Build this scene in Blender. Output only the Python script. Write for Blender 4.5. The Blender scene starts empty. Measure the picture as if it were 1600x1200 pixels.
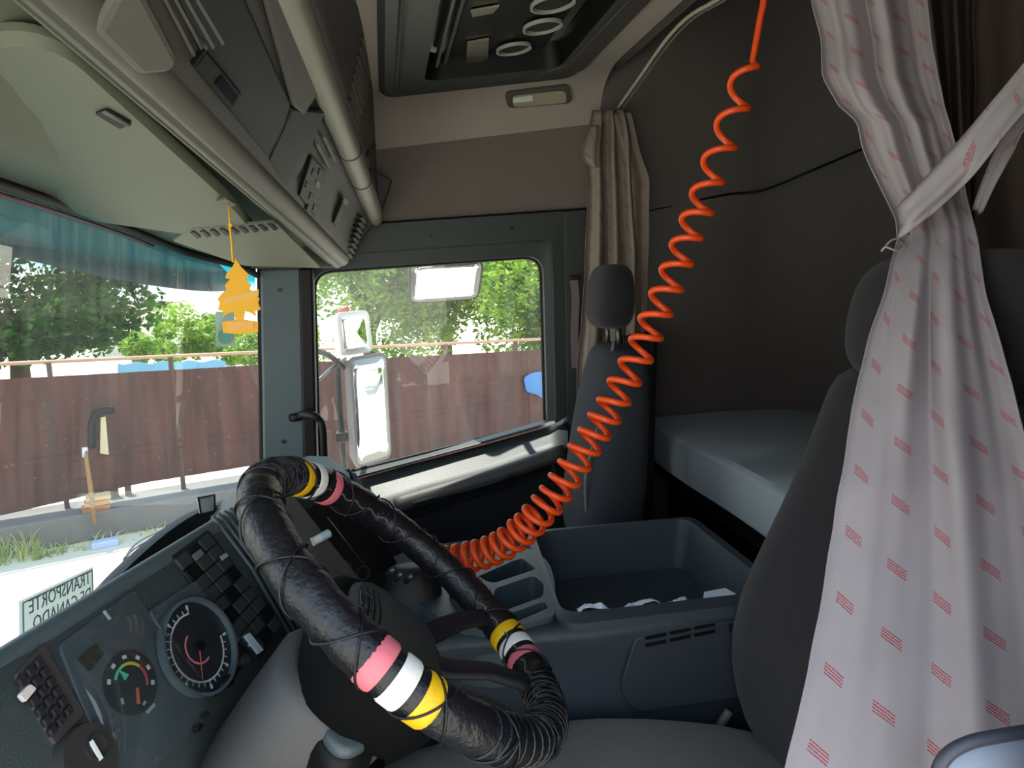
import bpy, bmesh, math, random
from mathutils import Vector, Matrix, noise
random.seed(7)
sc = bpy.context.scene
PI = math.pi
V = Vector

# ------------------------------------------------------------------ camera
FPX = 1100.0
CAM = V((0, 0, 1.05))
_y, _p, _r = math.radians(10), math.radians(-9), math.radians(1.5)
FW = V((math.sin(_y)*math.cos(_p), math.cos(_y)*math.cos(_p), math.sin(_p)))
_rt = V((math.cos(_y), -math.sin(_y), 0)); _up = _rt.cross(FW)
RT = _rt*math.cos(_r) - _up*math.sin(_r)
UP = _up*math.cos(_r) + _rt*math.sin(_r)
cd = bpy.data.cameras.new('camera'); cam = bpy.data.objects.new('camera', cd)
sc.collection.objects.link(cam)
cd.sensor_width = 36; cd.lens = 36*FPX/1600; cd.clip_start = .01; cd.clip_end = 500
cam.matrix_world = Matrix(((RT.x, UP.x, -FW.x, CAM.x), (RT.y, UP.y, -FW.y, CAM.y), (RT.z, UP.z, -FW.z, CAM.z), (0, 0, 0, 1)))
sc.camera = cam

# ------------------------------------------------------------------ light
w = bpy.data.worlds.new('sky'); sc.world = w; w.use_nodes = True
nt = w.node_tree; nt.nodes.clear()
tc = nt.nodes.new('ShaderNodeTexCoord'); sp = nt.nodes.new('ShaderNodeSeparateXYZ')
cr = nt.nodes.new('ShaderNodeValToRGB'); bg = nt.nodes.new('ShaderNodeBackground'); wo = nt.nodes.new('ShaderNodeOutputWorld')
nt.links.new(tc.outputs['Generated'], sp.inputs[0]); nt.links.new(sp.outputs[2], cr.inputs[0])
cr.color_ramp.elements[0].position = 0.0; cr.color_ramp.elements[0].color = (1.0, .97, .92, 1)
cr.color_ramp.elements[1].position = .6; cr.color_ramp.elements[1].color = (.55, .75, 1.0, 1)
nt.links.new(cr.outputs[0], bg.inputs[0]); bg.inputs[1].default_value = 1.5
nt.links.new(bg.outputs[0], wo.inputs[0])
sd = bpy.data.lights.new('sun', 'SUN'); sun = bpy.data.objects.new('sun', sd); sc.collection.objects.link(sun)
sd.energy = 6.0; sd.angle = math.radians(.6); sd.color = (1, .95, .84)
sun.rotation_euler = V((-.34, .36, 1)).to_track_quat('Z', 'Y').to_euler()
sun.location = (0, 0, 12)
sc.view_settings.view_transform = 'Standard'; sc.view_settings.look = 'None'
sc.view_settings.gamma = 1; sc.view_settings.use_curve_mapping = False
sc.view_settings.exposure = .95

# ------------------------------------------------------------------ helpers
def ray(px, py): return FW + RT*((px-800)/FPX) - UP*((py-600)/FPX)
def P(px, py, X=None, Y=None, Z=None, D=None):
    r = ray(px, py)
    t = (X-CAM.x)/r.x if X is not None else (Y-CAM.y)/r.y if Y is not None else (Z-CAM.z)/r.z if Z is not None else D
    return CAM + r*t
def PP(px, py, p0, n):
    r = ray(px, py); return CAM + r*((p0-CAM).dot(n)/r.dot(n))
def proj(q):
    d = q-CAM; z = d.dot(FW); return (800+FPX*d.dot(RT)/z, 600-FPX*d.dot(UP)/z)
def lin(h):
    c = [int(h[i:i+2], 16)/255 for i in (0, 2, 4)]
    return tuple(x/12.92 if x <= .04045 else ((x+.055)/1.055)**2.4 for x in c)+(1,)
def lerp(a, b, t): return a+(b-a)*t
def smooth(t): return t*t*(3-2*t)
def interp(tab, x):
    if x <= tab[0][0]: return tab[0][1]
    for (a, va), (b, vb) in zip(tab, tab[1:]):
        if x <= b: return lerp(va, vb, (x-a)/(b-a))
    return tab[-1][1]

MATS = {}
def mat(name, col, rough=.6, metal=0, bump=0, scale=60, var=.0, spec=.5, emit=None, vscale=None, sheen=0, coat=0):
    if name in MATS: return MATS[name]
    m = bpy.data.materials.new(name); m.use_nodes = True; t = m.node_tree; b = t.nodes['Principled BSDF']
    c = lin(col) if isinstance(col, str) else tuple(col)+(1,)
    b.inputs['Base Color'].default_value = c; b.inputs['Roughness'].default_value = rough
    b.inputs['Metallic'].default_value = metal; b.inputs['Specular IOR Level'].default_value = spec
    if sheen: b.inputs['Sheen Weight'].default_value = sheen
    if coat: b.inputs['Coat Weight'].default_value = coat
    tcn = t.nodes.new('ShaderNodeTexCoord')
    if bump:
        n = t.nodes.new('ShaderNodeTexNoise'); n.inputs['Scale'].default_value = scale; n.inputs['Detail'].default_value = 6
        t.links.new(tcn.outputs['Object'], n.inputs[0])
        bn = t.nodes.new('ShaderNodeBump'); bn.inputs['Strength'].default_value = bump; bn.inputs['Distance'].default_value = .002
        t.links.new(n.outputs[0], bn.inputs['Height']); t.links.new(bn.outputs[0], b.inputs['Normal'])
    if var:
        n2 = t.nodes.new('ShaderNodeTexNoise'); n2.inputs['Scale'].default_value = vscale or 7; n2.inputs['Detail'].default_value = 5
        t.links.new(tcn.outputs['Object'], n2.inputs[0])
        mx = t.nodes.new('ShaderNodeMix'); mx.data_type = 'RGBA'
        mx.inputs[6].default_value = tuple(x*(1-var) for x in c[:3])+(1,); mx.inputs[7].default_value = tuple(min(1, x*(1+var)) for x in c[:3])+(1,)
        t.links.new(n2.outputs[0], mx.inputs[0]); t.links.new(mx.outputs[2], b.inputs['Base Color'])
    MATS[name] = m; return m

def tag(o, label=None, cat=None, group=None, kind=None):
    for k, v in (('label', label), ('category', cat), ('group', group), ('kind', kind)):
        if v: o[k] = v
    return o
def thing(name, loc, label, cat, group=None):
    o = bpy.data.objects.new(name, None); sc.collection.objects.link(o); o.location = loc; o.empty_display_size = .05
    return tag(o, label, cat, group)
def mesh(name, vs, fs, m, parent=None, sm=False, bevel=0, sub=0, solid=0, label=None, seg=2, off=0, uv=None, fmat=None, struct=False, auto=False):
    me = bpy.data.meshes.new(name); me.from_pydata([tuple(v) for v in vs], [], fs)
    bm = bmesh.new(); bm.from_mesh(me)
    bmesh.ops.remove_doubles(bm, verts=bm.verts, dist=1e-6)
    if not uv: bmesh.ops.recalc_face_normals(bm, faces=bm.faces)
    bm.to_mesh(me); bm.free()
    for mm in (m if isinstance(m, list) else [m]): me.materials.append(mm)
    if fmat and len(fmat) == len(me.polygons):
        for p, k in zip(me.polygons, fmat): p.material_index = k
    if sm:
        for p in me.polygons: p.use_smooth = True
    if auto:
        for p in me.polygons: p.use_smooth = True
        me.set_sharp_from_angle(angle=math.radians(35))
    if uv and len(uv) == len(me.vertices):
        l = me.uv_layers.new(name='UVMap')
        for lp in me.loops: l.data[lp.index].uv = uv[lp.vertex_index]
    o = bpy.data.objects.new(name, me); sc.collection.objects.link(o)
    if solid:
        s = o.modifiers.new('s', 'SOLIDIFY'); s.thickness = solid; s.offset = off
    if bevel:
        b = o.modifiers.new('b', 'BEVEL'); b.width = bevel; b.segments = seg; b.limit_method = 'ANGLE'; b.angle_limit = math.radians(40); b.harden_normals = False
    if sub:
        s = o.modifiers.new('u', 'SUBSURF'); s.levels = sub; s.render_levels = sub
    if parent is not None:
        o.parent = parent
        if parent.type == 'EMPTY': o.matrix_parent_inverse = Matrix.Translation(-parent.location)
    if label: o['label'] = label
    if struct: o['kind'] = 'structure'
    return o

class G:
    """collects shapes for one mesh"""
    def __init__(s): s.v = []; s.f = []; s.m = []; s.k = 0
    def add(s, vs, fs):
        n = len(s.v); s.v += [V(a) for a in vs]; s.f += [tuple(i+n for i in f) for f in fs]; s.m += [s.k]*len(fs); return s
    def prism(s, pts, vec):
        n = len(pts); vec = V(vec)
        return s.add(list(pts)+[V(p)+vec for p in pts], [tuple(range(n)), tuple(range(2*n-1, n-1, -1))]+[(i, (i+1) % n, (i+1) % n+n, i+n) for i in range(n)])
    def box(s, c, ex, ey=None, ez=None):
        c = V(c)
        if ey is None: ex, ey, ez = V((ex[0]/2, 0, 0)), V((0, ex[1]/2, 0)), V((0, 0, ex[2]/2))
        q = [c+ex*a+ey*b+ez*d for d in (-1, 1) for a, b in ((-1, -1), (1, -1), (1, 1), (-1, 1))]
        return s.add(q, [(0, 1, 2, 3), (7, 6, 5, 4), (0, 1, 5, 4), (1, 2, 6, 5), (2, 3, 7, 6), (3, 0, 4, 7)])
    def tube(s, path, r, seg=10, closed=False, cap=True):
        path = [V(p) for p in path]; n = len(path); R = r if isinstance(r, (list, tuple)) else [r]*n
        tg = []
        for i in range(n):
            a = path[(i-1) % n] if (closed or i > 0) else path[i]; b = path[(i+1) % n] if (closed or i < n-1) else path[i]
            tg.append((b-a).normalized())
        t0 = tg[0]; u = t0.orthogonal().normalized(); vs = []
        for i in range(n):
            u = (u-tg[i]*u.dot(tg[i])).normalized(); w_ = tg[i].cross(u)
            for k in range(seg):
                an = 2*PI*k/seg; vs.append(path[i]+(u*math.cos(an)+w_*math.sin(an))*R[i])
        fs = []
        if closed:
            # find the twist that best joins the ends
            best = min(range(seg), key=lambda sft: sum((vs[(n-1)*seg+k]-vs[(k+sft) % seg]).length for k in range(seg)))
        for i in range(n if closed else n-1):
            for k in range(seg):
                k2 = (k+1) % seg
                if i == n-1: fs.append((i*seg+k, i*seg+k2, (k2+best) % seg, (k+best) % seg))
                else: fs.append((i*seg+k, i*seg+k2, (i+1)*seg+k2, (i+1)*seg+k))
        if not closed and cap: fs += [tuple(range(seg)), tuple(range((n-1)*seg, n*seg))]
        return s.add(vs, fs)
    def loft(s, rings, cap=True, closed=True):
        m = len(rings[0]); vs = [p for r in rings for p in r]; fs = []
        for i in range(len(rings)-1):
            for k in range(m if closed else m-1):
                k2 = (k+1) % m; fs.append((i*m+k, i*m+k2, (i+1)*m+k2, (i+1)*m+k))
        if cap: fs += [tuple(range(m)), tuple(range((len(rings)-1)*m, len(rings)*m))]
        return s.add(vs, fs)
    def disc(s, c, n, r, h, seg=24, r2=None):
        c = V(c); n = V(n).normalized(); u = n.orthogonal().normalized(); w_ = n.cross(u)
        rg = lambda cc, rr: [cc+(u*math.cos(2*PI*k/seg)+w_*math.sin(2*PI*k/seg))*rr for k in range(seg)]
        return s.loft([rg(c, r), rg(c+n*h, r2 if r2 is not None else r)])
    def ring(s, c, n, r, t, h, seg=32):
        c = V(c); n = V(n).normalized(); u = n.orthogonal().normalized(); w_ = n.cross(u)
        rg = lambda cc, rr: [cc+(u*math.cos(2*PI*k/seg)+w_*math.sin(2*PI*k/seg))*rr for k in range(seg)]
        return s.loft([rg(c, r-t), rg(c+n*h, r-t), rg(c+n*h, r), rg(c, r), rg(c, r-t)], cap=False)
    def build(s, name, m, parent=None, **k):
        if isinstance(m, list): k.setdefault('fmat', s.m)
        return mesh(name, s.v, s.f, m, parent, **k)

def rpoly(pts, r, n=6):
    """polygon with rounded corners (3-D points, planar)"""
    out = []; L = len(pts)
    rr = r if isinstance(r, (list, tuple)) else [r]*L
    for i in range(L):
        p = V(pts[i]); a = V(pts[i-1])-p; b = V(pts[(i+1) % L])-p; d = rr[i]
        d1 = min(d, a.length*.49); d2 = min(d, b.length*.49)
        A = p+a.normalized()*d1; B = p+b.normalized()*d2
        for k in range(n+1):
            t = k/n; out.append(A*(1-t)**2+p*2*t*(1-t)+B*t*t)
    return out
def spline(pts, n=8, closed=False):
    pts = [V(p) for p in pts]; N = len(pts); out = []
    rng = range(N) if closed else range(N-1)
    for i in rng:
        p1, p2 = pts[i], pts[(i+1) % N]
        p0 = pts[(i-1) % N] if (closed or i > 0) else p1*2-p2
        p3 = pts[(i+2) % N] if (closed or i < N-2) else p2*2-p1
        for k in range(n):
            t = k/n
            out.append(.5*((2*p1)+(-p0+p2)*t+(2*p0-5*p1+4*p2-p3)*t*t+(-p0+3*p1-3*p2+p3)*t**3))
    if not closed: out.append(pts[-1])
    return out
def superring(c, ax, ay, a, b, e=2.6, n=28):
    out = []
    for k in range(n):
        t = 2*PI*k/n; cs, sn = math.cos(t), math.sin(t)
        out.append(V(c)+V(ax)*(a*math.copysign(abs(cs)**(2/e), cs))+V(ay)*(b*math.copysign(abs(sn)**(2/e), sn)))
    return out
class Pl:
    def __init__(s, o, u, v):
        s.o = V(o); s.u = V(u).normalized(); v = V(v); s.n = s.u.cross(v).normalized()
        if s.n.dot(CAM-s.o) < 0: s.n = -s.n
        s.v = (v-s.u*v.dot(s.u)).normalized()
    def hit(s, px, py, h=0): return PP(px, py, s.o+s.n*h, s.n)
    def at(s, a, b, h=0): return s.o+s.u*a+s.v*b+s.n*h
def text(name, s, size, o, u, v, m, parent, depth=.0006, label=None, align='CENTER'):
    c = bpy.data.curves.new(name, 'FONT'); c.body = s; c.size = size; c.extrude = depth/2; c.align_x = align; c.align_y = 'CENTER'; c.resolution_u = 2
    t = bpy.data.objects.new(name+'_c', c); sc.collection.objects.link(t)
    bpy.context.view_layer.update()
    me = bpy.data.meshes.new_from_object(t.evaluated_get(bpy.context.evaluated_depsgraph_get()))
    bpy.data.objects.remove(t); bpy.data.curves.remove(c)
    u = V(u).normalized(); v = V(v).normalized(); n = u.cross(v)
    M = Matrix(((u.x, v.x, n.x, o.x), (u.y, v.y, n.y, o.y), (u.z, v.z, n.z, o.z), (0, 0, 0, 1)))
    vs = [M @ x.co for x in me.vertices]; fs = [tuple(p.vertices) for p in me.polygons]
    return mesh(name, vs, fs, m, parent, label=label)

# ------------------------------------------------------------------ materials
HEAD = mat('headliner', 'a2978f', .95, bump=.25, scale=260, var=.06)
CLOTH = mat('side_cloth', '746a64', .95, bump=.3, scale=300, var=.06)
SLEEP = mat('sleeper_lining', '57514f', .95, bump=.3, scale=120, var=.12, vscale=3)
TRIMG = mat('green_grey_trim', '363b3a', .55, bump=.3, scale=350, var=.05)
PILLAR = mat('pillar_plastic', '48555a', .5, bump=.3, scale=350)
OLIVE = mat('overhead_plastic', '696a5c', .6, bump=.35, scale=300, var=.04)
OLIVE2 = mat('overhead_trim', '5d5952', .5, bump=.35, scale=300, var=.05)
CHAR = mat('charcoal_plastic', '423e3c', .55, bump=.4, scale=350, var=.08)
DARK = mat('dark_plastic', '1e1f22', .55, bump=.3, scale=350, spec=.35)
BLACK = mat('black_plastic', '0c0c0d', .5, spec=.25)
DASHM = mat('dash_plastic', '3b4241', .42, bump=.35, scale=400, var=.08)
DASHL = mat('dash_edge', '455052', .38, bump=.25, scale=400, var=.06)
CONS = mat('console_plastic', '39424a', .5, bump=.35, scale=350, var=.06)
LOWER = mat('lower_dash', '4b4948', .6, bump=.25, scale=350, var=.05)
WHITEP = mat('white_plastic', 'e4e6e2', .4)
RED = mat('red_paint', 'a8303a', .4)
SCREW = mat('screw', '23282a', .4, .5)
SEATF = mat('seat_velour', '1f1d22', .95, bump=.6, scale=500, var=.25, vscale=30, sheen=.08)
SEATC = mat('seat_cushion_cloth', '75736f', .95, bump=.6, scale=450, var=.12, vscale=60, sheen=.2)
SEATS = mat('seat_side', '2c2f35', .9, bump=.5, scale=450, var=.1)
CHROME = mat('chrome', 'c8c8c4', .15, 1)
STEEL = mat('dark_steel', '5b5d5f', .35, .8)
HOSE = mat('orange_hose', 'de4a14', .36)
SHEET = mat('bed_sheet', 'a9b3b9', .9, bump=.25, scale=40, var=.04)
PAPER = mat('paper', 'd4dcec', .8)
LEATHER = mat('black_leather', '15151a', .36, bump=.9, scale=160, var=.2, vscale=40)
LACE = mat('lace', '0a0a0c', .5)

def glass_mat(name, tint=(1, 1, 1), dirt=.08, refl=1.0, streak=True, band=None):
    m = bpy.data.materials.new(name); m.use_nodes = True; t = m.node_tree; t.nodes.clear(); N = t.nodes.new; L = t.links.new
    out = N('ShaderNodeOutputMaterial'); tr = N('ShaderNodeBsdfTransparent'); gl = N('ShaderNodeBsdfGlossy'); fr = N('ShaderNodeFresnel')
    fr.inputs[0].default_value = 1.5; gl.inputs['Roughness'].default_value = .003; tr.inputs[0].default_value = tuple(tint)+(1,)
    ge = N('ShaderNodeNewGeometry'); io = N('ShaderNodeMapRange'); io.inputs['To Min'].default_value = 1.5; io.inputs['To Max'].default_value = 1/1.5; L(ge.outputs['Backfacing'], io.inputs[0]); L(io.outputs[0], fr.inputs[0])
    mu = N('ShaderNodeMath'); mu.operation = 'MULTIPLY'; mu.inputs[1].default_value = refl; L(fr.outputs[0], mu.inputs[0])
    m1 = N('ShaderNodeMixShader'); L(mu.outputs[0], m1.inputs[0]); L(tr.outputs[0], m1.inputs[1]); L(gl.outputs[0], m1.inputs[2])
    df = N('ShaderNodeBsdfTranslucent'); df.inputs[0].default_value = (.8, .8, .76, 1)
    d2 = N('ShaderNodeBsdfDiffuse'); d2.inputs[0].default_value = (.7, .7, .66, 1)
    ad = N('ShaderNodeMixShader'); ad.inputs[0].default_value = .5; L(df.outputs[0], ad.inputs[1]); L(d2.outputs[0], ad.inputs[2])
    tcn = N('ShaderNodeTexCoord'); mp = N('ShaderNodeMapping'); mp.inputs['Scale'].default_value = (9, 9, .6) if streak else (9, 9, 9)
    no = N('ShaderNodeTexNoise'); no.inputs['Scale'].default_value = 3; no.inputs['Detail'].default_value = 7; no.inputs['Roughness'].default_value = .7
    L(tcn.outputs['Object'], mp.inputs[0]); L(mp.outputs[0], no.inputs[0])
    sp_ = N('ShaderNodeTexNoise'); sp_.inputs['Scale'].default_value = 160; sp_.inputs['Detail'].default_value = 1; L(tcn.outputs['Object'], sp_.inputs[0])
    mr = N('ShaderNodeMapRange'); mr.inputs['From Min'].default_value = .35; mr.inputs['From Max'].default_value = .8; mr.inputs['To Max'].default_value = dirt*2.2; mr.inputs['To Min'].default_value = dirt*.5
    L(no.outputs[0], mr.inputs[0])
    ms = N('ShaderNodeMapRange'); ms.inputs['From Min'].default_value = .78; ms.inputs['From Max'].default_value = .84; ms.inputs['To Max'].default_value = .35; L(sp_.outputs[0], ms.inputs[0])
    sm_ = N('ShaderNodeMath'); sm_.operation = 'ADD'; L(mr.outputs[0], sm_.inputs[0]); L(ms.outputs[0], sm_.inputs[1])
    m2 = N('ShaderNodeMixShader'); L(sm_.outputs[0], m2.inputs[0]); L(m1.outputs[0], m2.inputs[1]); L(ad.outputs[0], m2.inputs[2])
    if band:
        z0, z1, slope, zr, col = band      # tinted sun strip: colour by height on the pane
        se = N('ShaderNodeSeparateXYZ'); L(tcn.outputs['Object'], se.inputs[0])
        my = N('ShaderNodeMath'); my.operation = 'MULTIPLY_ADD'; my.inputs[1].default_value = slope; L(se.outputs[1], my.inputs[0]); L(se.outputs[2], my.inputs[2])
        rg = N('ShaderNodeMapRange'); rg.inputs['From Min'].default_value = z0; rg.inputs['From Max'].default_value = z1; L(my.outputs[0], rg.inputs[0])
        mx = N('ShaderNodeMix'); mx.data_type = 'RGBA'; mx.inputs[6].default_value = tuple(tint)+(1,); mx.inputs[7].default_value = col
        L(rg.outputs[0], mx.inputs[0]); L(mx.outputs[2], tr.inputs[0])
    L(m2.outputs[0], out.inputs[0]); return m

# ------------------------------------------------------------------ cab shell
YW = 2.25
g = G(); g.box((.45, 1.25, -.02), (2.3, 2.1, .04)); g.build('floor', DARK, struct=True)
# upper side wall above the passenger door, front part and sleeper part
g = G(); g.prism([V((-.12, YW, 1.2)), V((.58, YW, 1.24)), V((.8, YW, 1.255)), V((.8, YW, 1.62)), V((-.12, YW, 1.62))], (0, .05, 0)); g.build('wall_right', CLOTH, struct=True)
g = G(); g.box((.98, YW+.015, .61), (.79, .04, 1.24)); g.build('wall_right_lower', SLEEP, struct=True)
# sleeper lining: side wall rounding into the back wall, up to the raised roof
path = [V((.7, YW-.01, 0))]
for k in range(9):
    a = PI/2*k/8; path.append(V((1.22+.26*math.sin(a), YW-.01-.26*(1-math.cos(a)), 0)))
path.append(V((1.48, .3, 0)))
rows = []
for z in (0, .6, 1.2, 1.26, 1.6, 1.9, 2.3):
    off = .0 if z < 1.25 else .02
    rows.append([V((p.x-off*.5*(p.x > 1.3), p.y-off, z)) for p in path])
g = G(); g.loft(rows, cap=False, closed=False); g.build('wall_rear', SLEEP, sm=True, solid=.03, off=0, struct=True)
seam = [P(1010, 330, Y=2.215), P(1130, 305, Y=2.2), P(1190, 298, Y=2.15), P(1265, 268, Y=1.95), P(1350, 232, X=1.45), P(1430, 200, X=1.45)]
g = G(); g.tube(spline(seam, 6), .004, 6); g.build('trim_1', BLACK, struct=True, sm=True)
g = G(); g.box((1.1, 1.25, 2.30), (.85, 2.1, .03)); g.build('ceiling_rear', SLEEP, struct=True)
g = G(); g.box((.73, 1.23, 1.98), (.03, 2.0, .64)); g.build('wall_bulkhead', SLEEP, struct=True)
# headliner: flat, rolling down into the side wall
prof = [(.1, 1.6), (2.0, 1.6)]
for k in range(1, 9):
    a = PI/2*k/8; prof.append((2.06+.18*math.sin(a), 1.6-.12*(1-math.cos(a))))
prof.append((YW-.006, 1.462))
hx0, hx1, hy0 = .13, .52, 1.06
prof = [(.1, 1.6), (hy0, 1.6), (2.03, 1.6)]+prof[2:]
g = G(); xs_ = (-.12, hx0, hx1, .7)
rows = [[V((x, y, z)) for y, z in prof] for x in xs_]
fs_ = []; nP = len(prof)
for i in range(3):
    for k in range(nP-1):
        if i == 1 and k == 1: continue
        fs_.append((i*nP+k, i*nP+k+1, (i+1)*nP+k+1, (i+1)*nP+k))
g.add([p for r in rows for p in r], fs_)
ceil_o = g.build('ceiling', HEAD, sm=True, struct=True)
# driver side: pillar behind the open door and sleeper side wall
g = G(); g.prism(rpoly([V((.362, .29, 0)), V((.9, .29, 0)), V((.9, .32, 0)), V((.362, .32, 0))], .01, 3), (0, 0, 2.3)); g.build('wall_left', DARK, struct=True, auto=True)
g = G(); g.box((1.2, .28, 1.15), (.6, .04, 2.3)); g.build('wall_left_rear', SLEEP, struct=True)
g = G(); g.box((-.2, .3, 1.75), (1.1, .06, .3)); g.build('wall_left_header', DARK, struct=True)
g = G(); g.box((-.02, 1.25, 1.72), (1.45, 2.1, .03)); g.build('ceiling_outer', DARK, struct=True)

# ------------------------------------------------------------------ passenger door
YD = 2.22
door = thing('door_1', (.2, YD, 0), 'dark grey passenger door with window and armrest', 'door'); door['kind'] = 'structure'
inner = rpoly([P(487, 424, Y=YD), P(851, 399, Y=YD), P(858, 667, Y=YD), P(497, 757, Y=YD)], [.06, .06, .015, .03], 6)
outer = rpoly([P(474, 358, Y=YD), P(881, 330, Y=YD), P(886, 652, Y=YD), P(474, 770, Y=YD)], [.01, .01, .01, .01], 6)
mid = [a.lerp(b, .62) for a, b in zip(outer, inner)]
g = G()
g.loft([[p+V((0, .05, 0)) for p in outer], outer, [p+V((0, -.004, 0)) for p in mid], [a.lerp(b, .12)+V((0, .012, 0)) for a, b in zip(mid, inner)],
        [p+V((0, .02, 0)) for p in inner], [p+V((0, .07, 0)) for p in inner]], cap=False)
g.build('window_frame', TRIMG, door, auto=True)
g = G()
g.tube([p+V((0, .055, 0)) for p in inner], .008, 6, closed=True); g.build('window_seal', BLACK, door, sm=True)
for px, py in ((672, 368), (800, 357)):
    g = G(); g.disc(P(px, py, Y=YD-.003), (0, -1, 0), .006, .004, 12); g.build('screw', SCREW, door)
g = G(); pane = [p+V((0, .056, 0)) for p in inner]; g.add(pane, [tuple(range(len(pane)))])
win = g.build('window_2', glass_mat('side_glass', (.93, .96, .95), .05, 1.3)); tag(win, kind='structure')
# ledge under the window, rolling to the armrest
r0 = [P(x, y, Y=2.25) for x, y in ((474, 772), (560, 751), (640, 728), (700, 713), (780, 691), (858, 669), (888, 655))]
r1 = [P(x, y, Y=2.215) for x, y in ((474, 786), (560, 763), (640, 741), (700, 724), (780, 702), (860, 679), (888, 664))]
r2 = [P(x, y, Y=2.17) for x, y in ((474, 815), (560, 790), (640, 763), (700, 745), (780, 721), (860, 694), (888, 680))]
r3 = [P(x, y, Y=2.11) for x, y in ((474, 840), (560, 815), (640, 783), (700, 762), (780, 740), (860, 706), (888, 694))]
r4 = [p+V((0, -.002, -.05)) for p in r3]
g = G(); g.loft([r0, r1, r2, r3, r4], cap=False, closed=False); g.build('door_ledge', mat('ledge_plastic', '30363a', .45, bump=.3, scale=350), door, sm=True, solid=.006, off=-1, label='sunlit ledge under the window')
g = G(); g.prism([V((-.33, 2.13, 0)), V((.6, 2.13, 0)), V((.6, 2.13, .49)), V((-.33, 2.13, .30))], (0, .1, 0)); g.build('door_panel', DARK, door, bevel=.01)
bar = [P(618, 790, Y=2.08), P(700, 766, Y=2.07), P(790, 738, Y=2.07), P(882, 706, Y=2.08)]
g = G(); g.tube(spline(bar, 5), .026, 12); g.build('armrest', CHAR, door, sm=True)
g = G(); g.tube(spline([P(645, 787, Y=2.045), P(760, 757, Y=2.04), P(800, 742, Y=2.04)], 5), .006, 8); g.build('door_pull', DARK, door, sm=True)
g = G(); g.tube(spline([P(874, 700, Y=2.1), P(864, 712, Y=2.1), P(866, 735, Y=2.1), P(872, 744, Y=2.1)], 5), .004, 8); g.build('door_latch', CHAR, door, sm=True)
g = G(); g.box((.15, 2.33, -.25), (.95, .03, 1.2)); g.build('outer_skin', mat('white_paint', 'dcd4d2', .3), door, label='white painted outer door skin')
# slim column behind the door (towards the sleeper)
g = G(); g.prism([P(881, 330, Y=YD), P(925, 326, Y=YD), P(925, 700, Y=YD), P(886, 700, Y=YD)], (0, .04, 0)); g.build('trim_2', TRIMG, struct=True, bevel=.004)
belt = thing('seat_belt', P(893, 590, Y=2.2), 'greyish pink folded seat belt strap beside the passenger door', 'seat belt')
g = G(); cl = [P(896, 436, Y=2.2), P(899, 470, Y=2.2), P(897, 520, Y=2.2), P(899, 575, Y=2.2)]
g.loft([[p+V((-.012, 0, 0)), p+V((.012, -.006, 0)), p+V((.014, 0, 0)), p+V((-.01, .005, 0))] for p in spline(cl, 4)]); g.build('strap', mat('belt', '6d5f60', .8), belt)
g = G(); g.box(P(897, 434, Y=2.2), (.035, .015, .016)); g.build('belt_guide', DARK, belt, bevel=.004)
# lower edge line of the upper cloth panel
g = G(); g.tube([P(545, 352, Y=YW-.012), P(880, 329, Y=YW-.012), P(925, 326, Y=YW-.012)], .004, 6); g.build('trim_3', BLACK, struct=True)

# ------------------------------------------------------------------ A-pillar and windscreen
pil = thing('trim_4', (-.35, 2.2, .4), 'grey green windscreen pillar between the two windows', 'pillar'); pil['kind'] = 'structure'
g = G(); g.prism([P(406, 420, Y=2.2), P(472, 418, Y=2.2), P(484, 800, Y=2.2), P(412, 800, Y=2.2)], (0, .06, 0)); g.build('pillar_cover', PILLAR, pil, bevel=.008)
g = G(); g.prism([P(466, 418, Y=2.19), P(489, 418, Y=2.19), P(497, 770, Y=2.19), P(474, 770, Y=2.19)], (0, .05, 0)); g.build('door_seal', BLACK, pil, bevel=.008)
g = G(); g.prism([P(401, 420, Y=2.21), P(409, 420, Y=2.21), P(415, 800, Y=2.21), P(405, 800, Y=2.21)], (0, .05, 0)); g.build('glass_seal', BLACK, pil, bevel=.003)
for px, py in ((437, 453), (443, 690)):
    g = G(); g.disc(P(px, py, Y=2.199), (0, -1, 0), .006, .003, 12); g.build('screw', SCREW, pil)
gh = thing('grab_handle', P(465, 655, Y=2.18), 'black bent grab handle fixed to the windscreen pillar', 'handle')
hp = [P(468, 650, Y=2.19), P(474, 647, Y=2.15), P(490, 649, Y=2.12), P(500, 657, Y=2.12), P(505, 672, Y=2.12), P(507, 720, Y=2.14), P(508, 760, Y=2.19)]
g = G(); g.tube(spline(hp, 6), .011, 12); g.build('grip', BLACK, gh, sm=True)
g = G(); g.tube([P(455, 653, Y=2.2), P(468, 651, Y=2.185)], [.013, .013], 12); g.build('mount', BLACK, gh, sm=True)

top = [V((-.60, .0, 1.25)), V((-.62, .7, 1.24)), V((-.62, 1.34, 1.215)), V((-.60, 1.8, 1.18)), V((-.54, 2.07, 1.13)), V((-.42, 2.16, 1.09)), V((-.37, 2.19, 1.06))]
bot = [V((-.70, .0, .3)), V((-.72, .7, .3)), V((-.72, 1.34, .3)), V((-.69, 1.8, .34)), V((-.60, 2.07, .38)), V((-.47, 2.17, .40)), V((-.40, 2.2, .42))]
ts, bs = spline(top, 6), spline(bot, 6)
g = G(); g.loft([[a.lerp(b, k/6) for a, b in zip(ts, bs)] for k in range(7)], cap=False, closed=False)
ws = g.build('window_1', glass_mat('windscreen_glass', (.90, .96, .94), .045, 1.4, band=(1.165, 1.225, .082, 0, (.004, .24, .30, 1))), sm=True); tag(ws, kind='structure')
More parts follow.
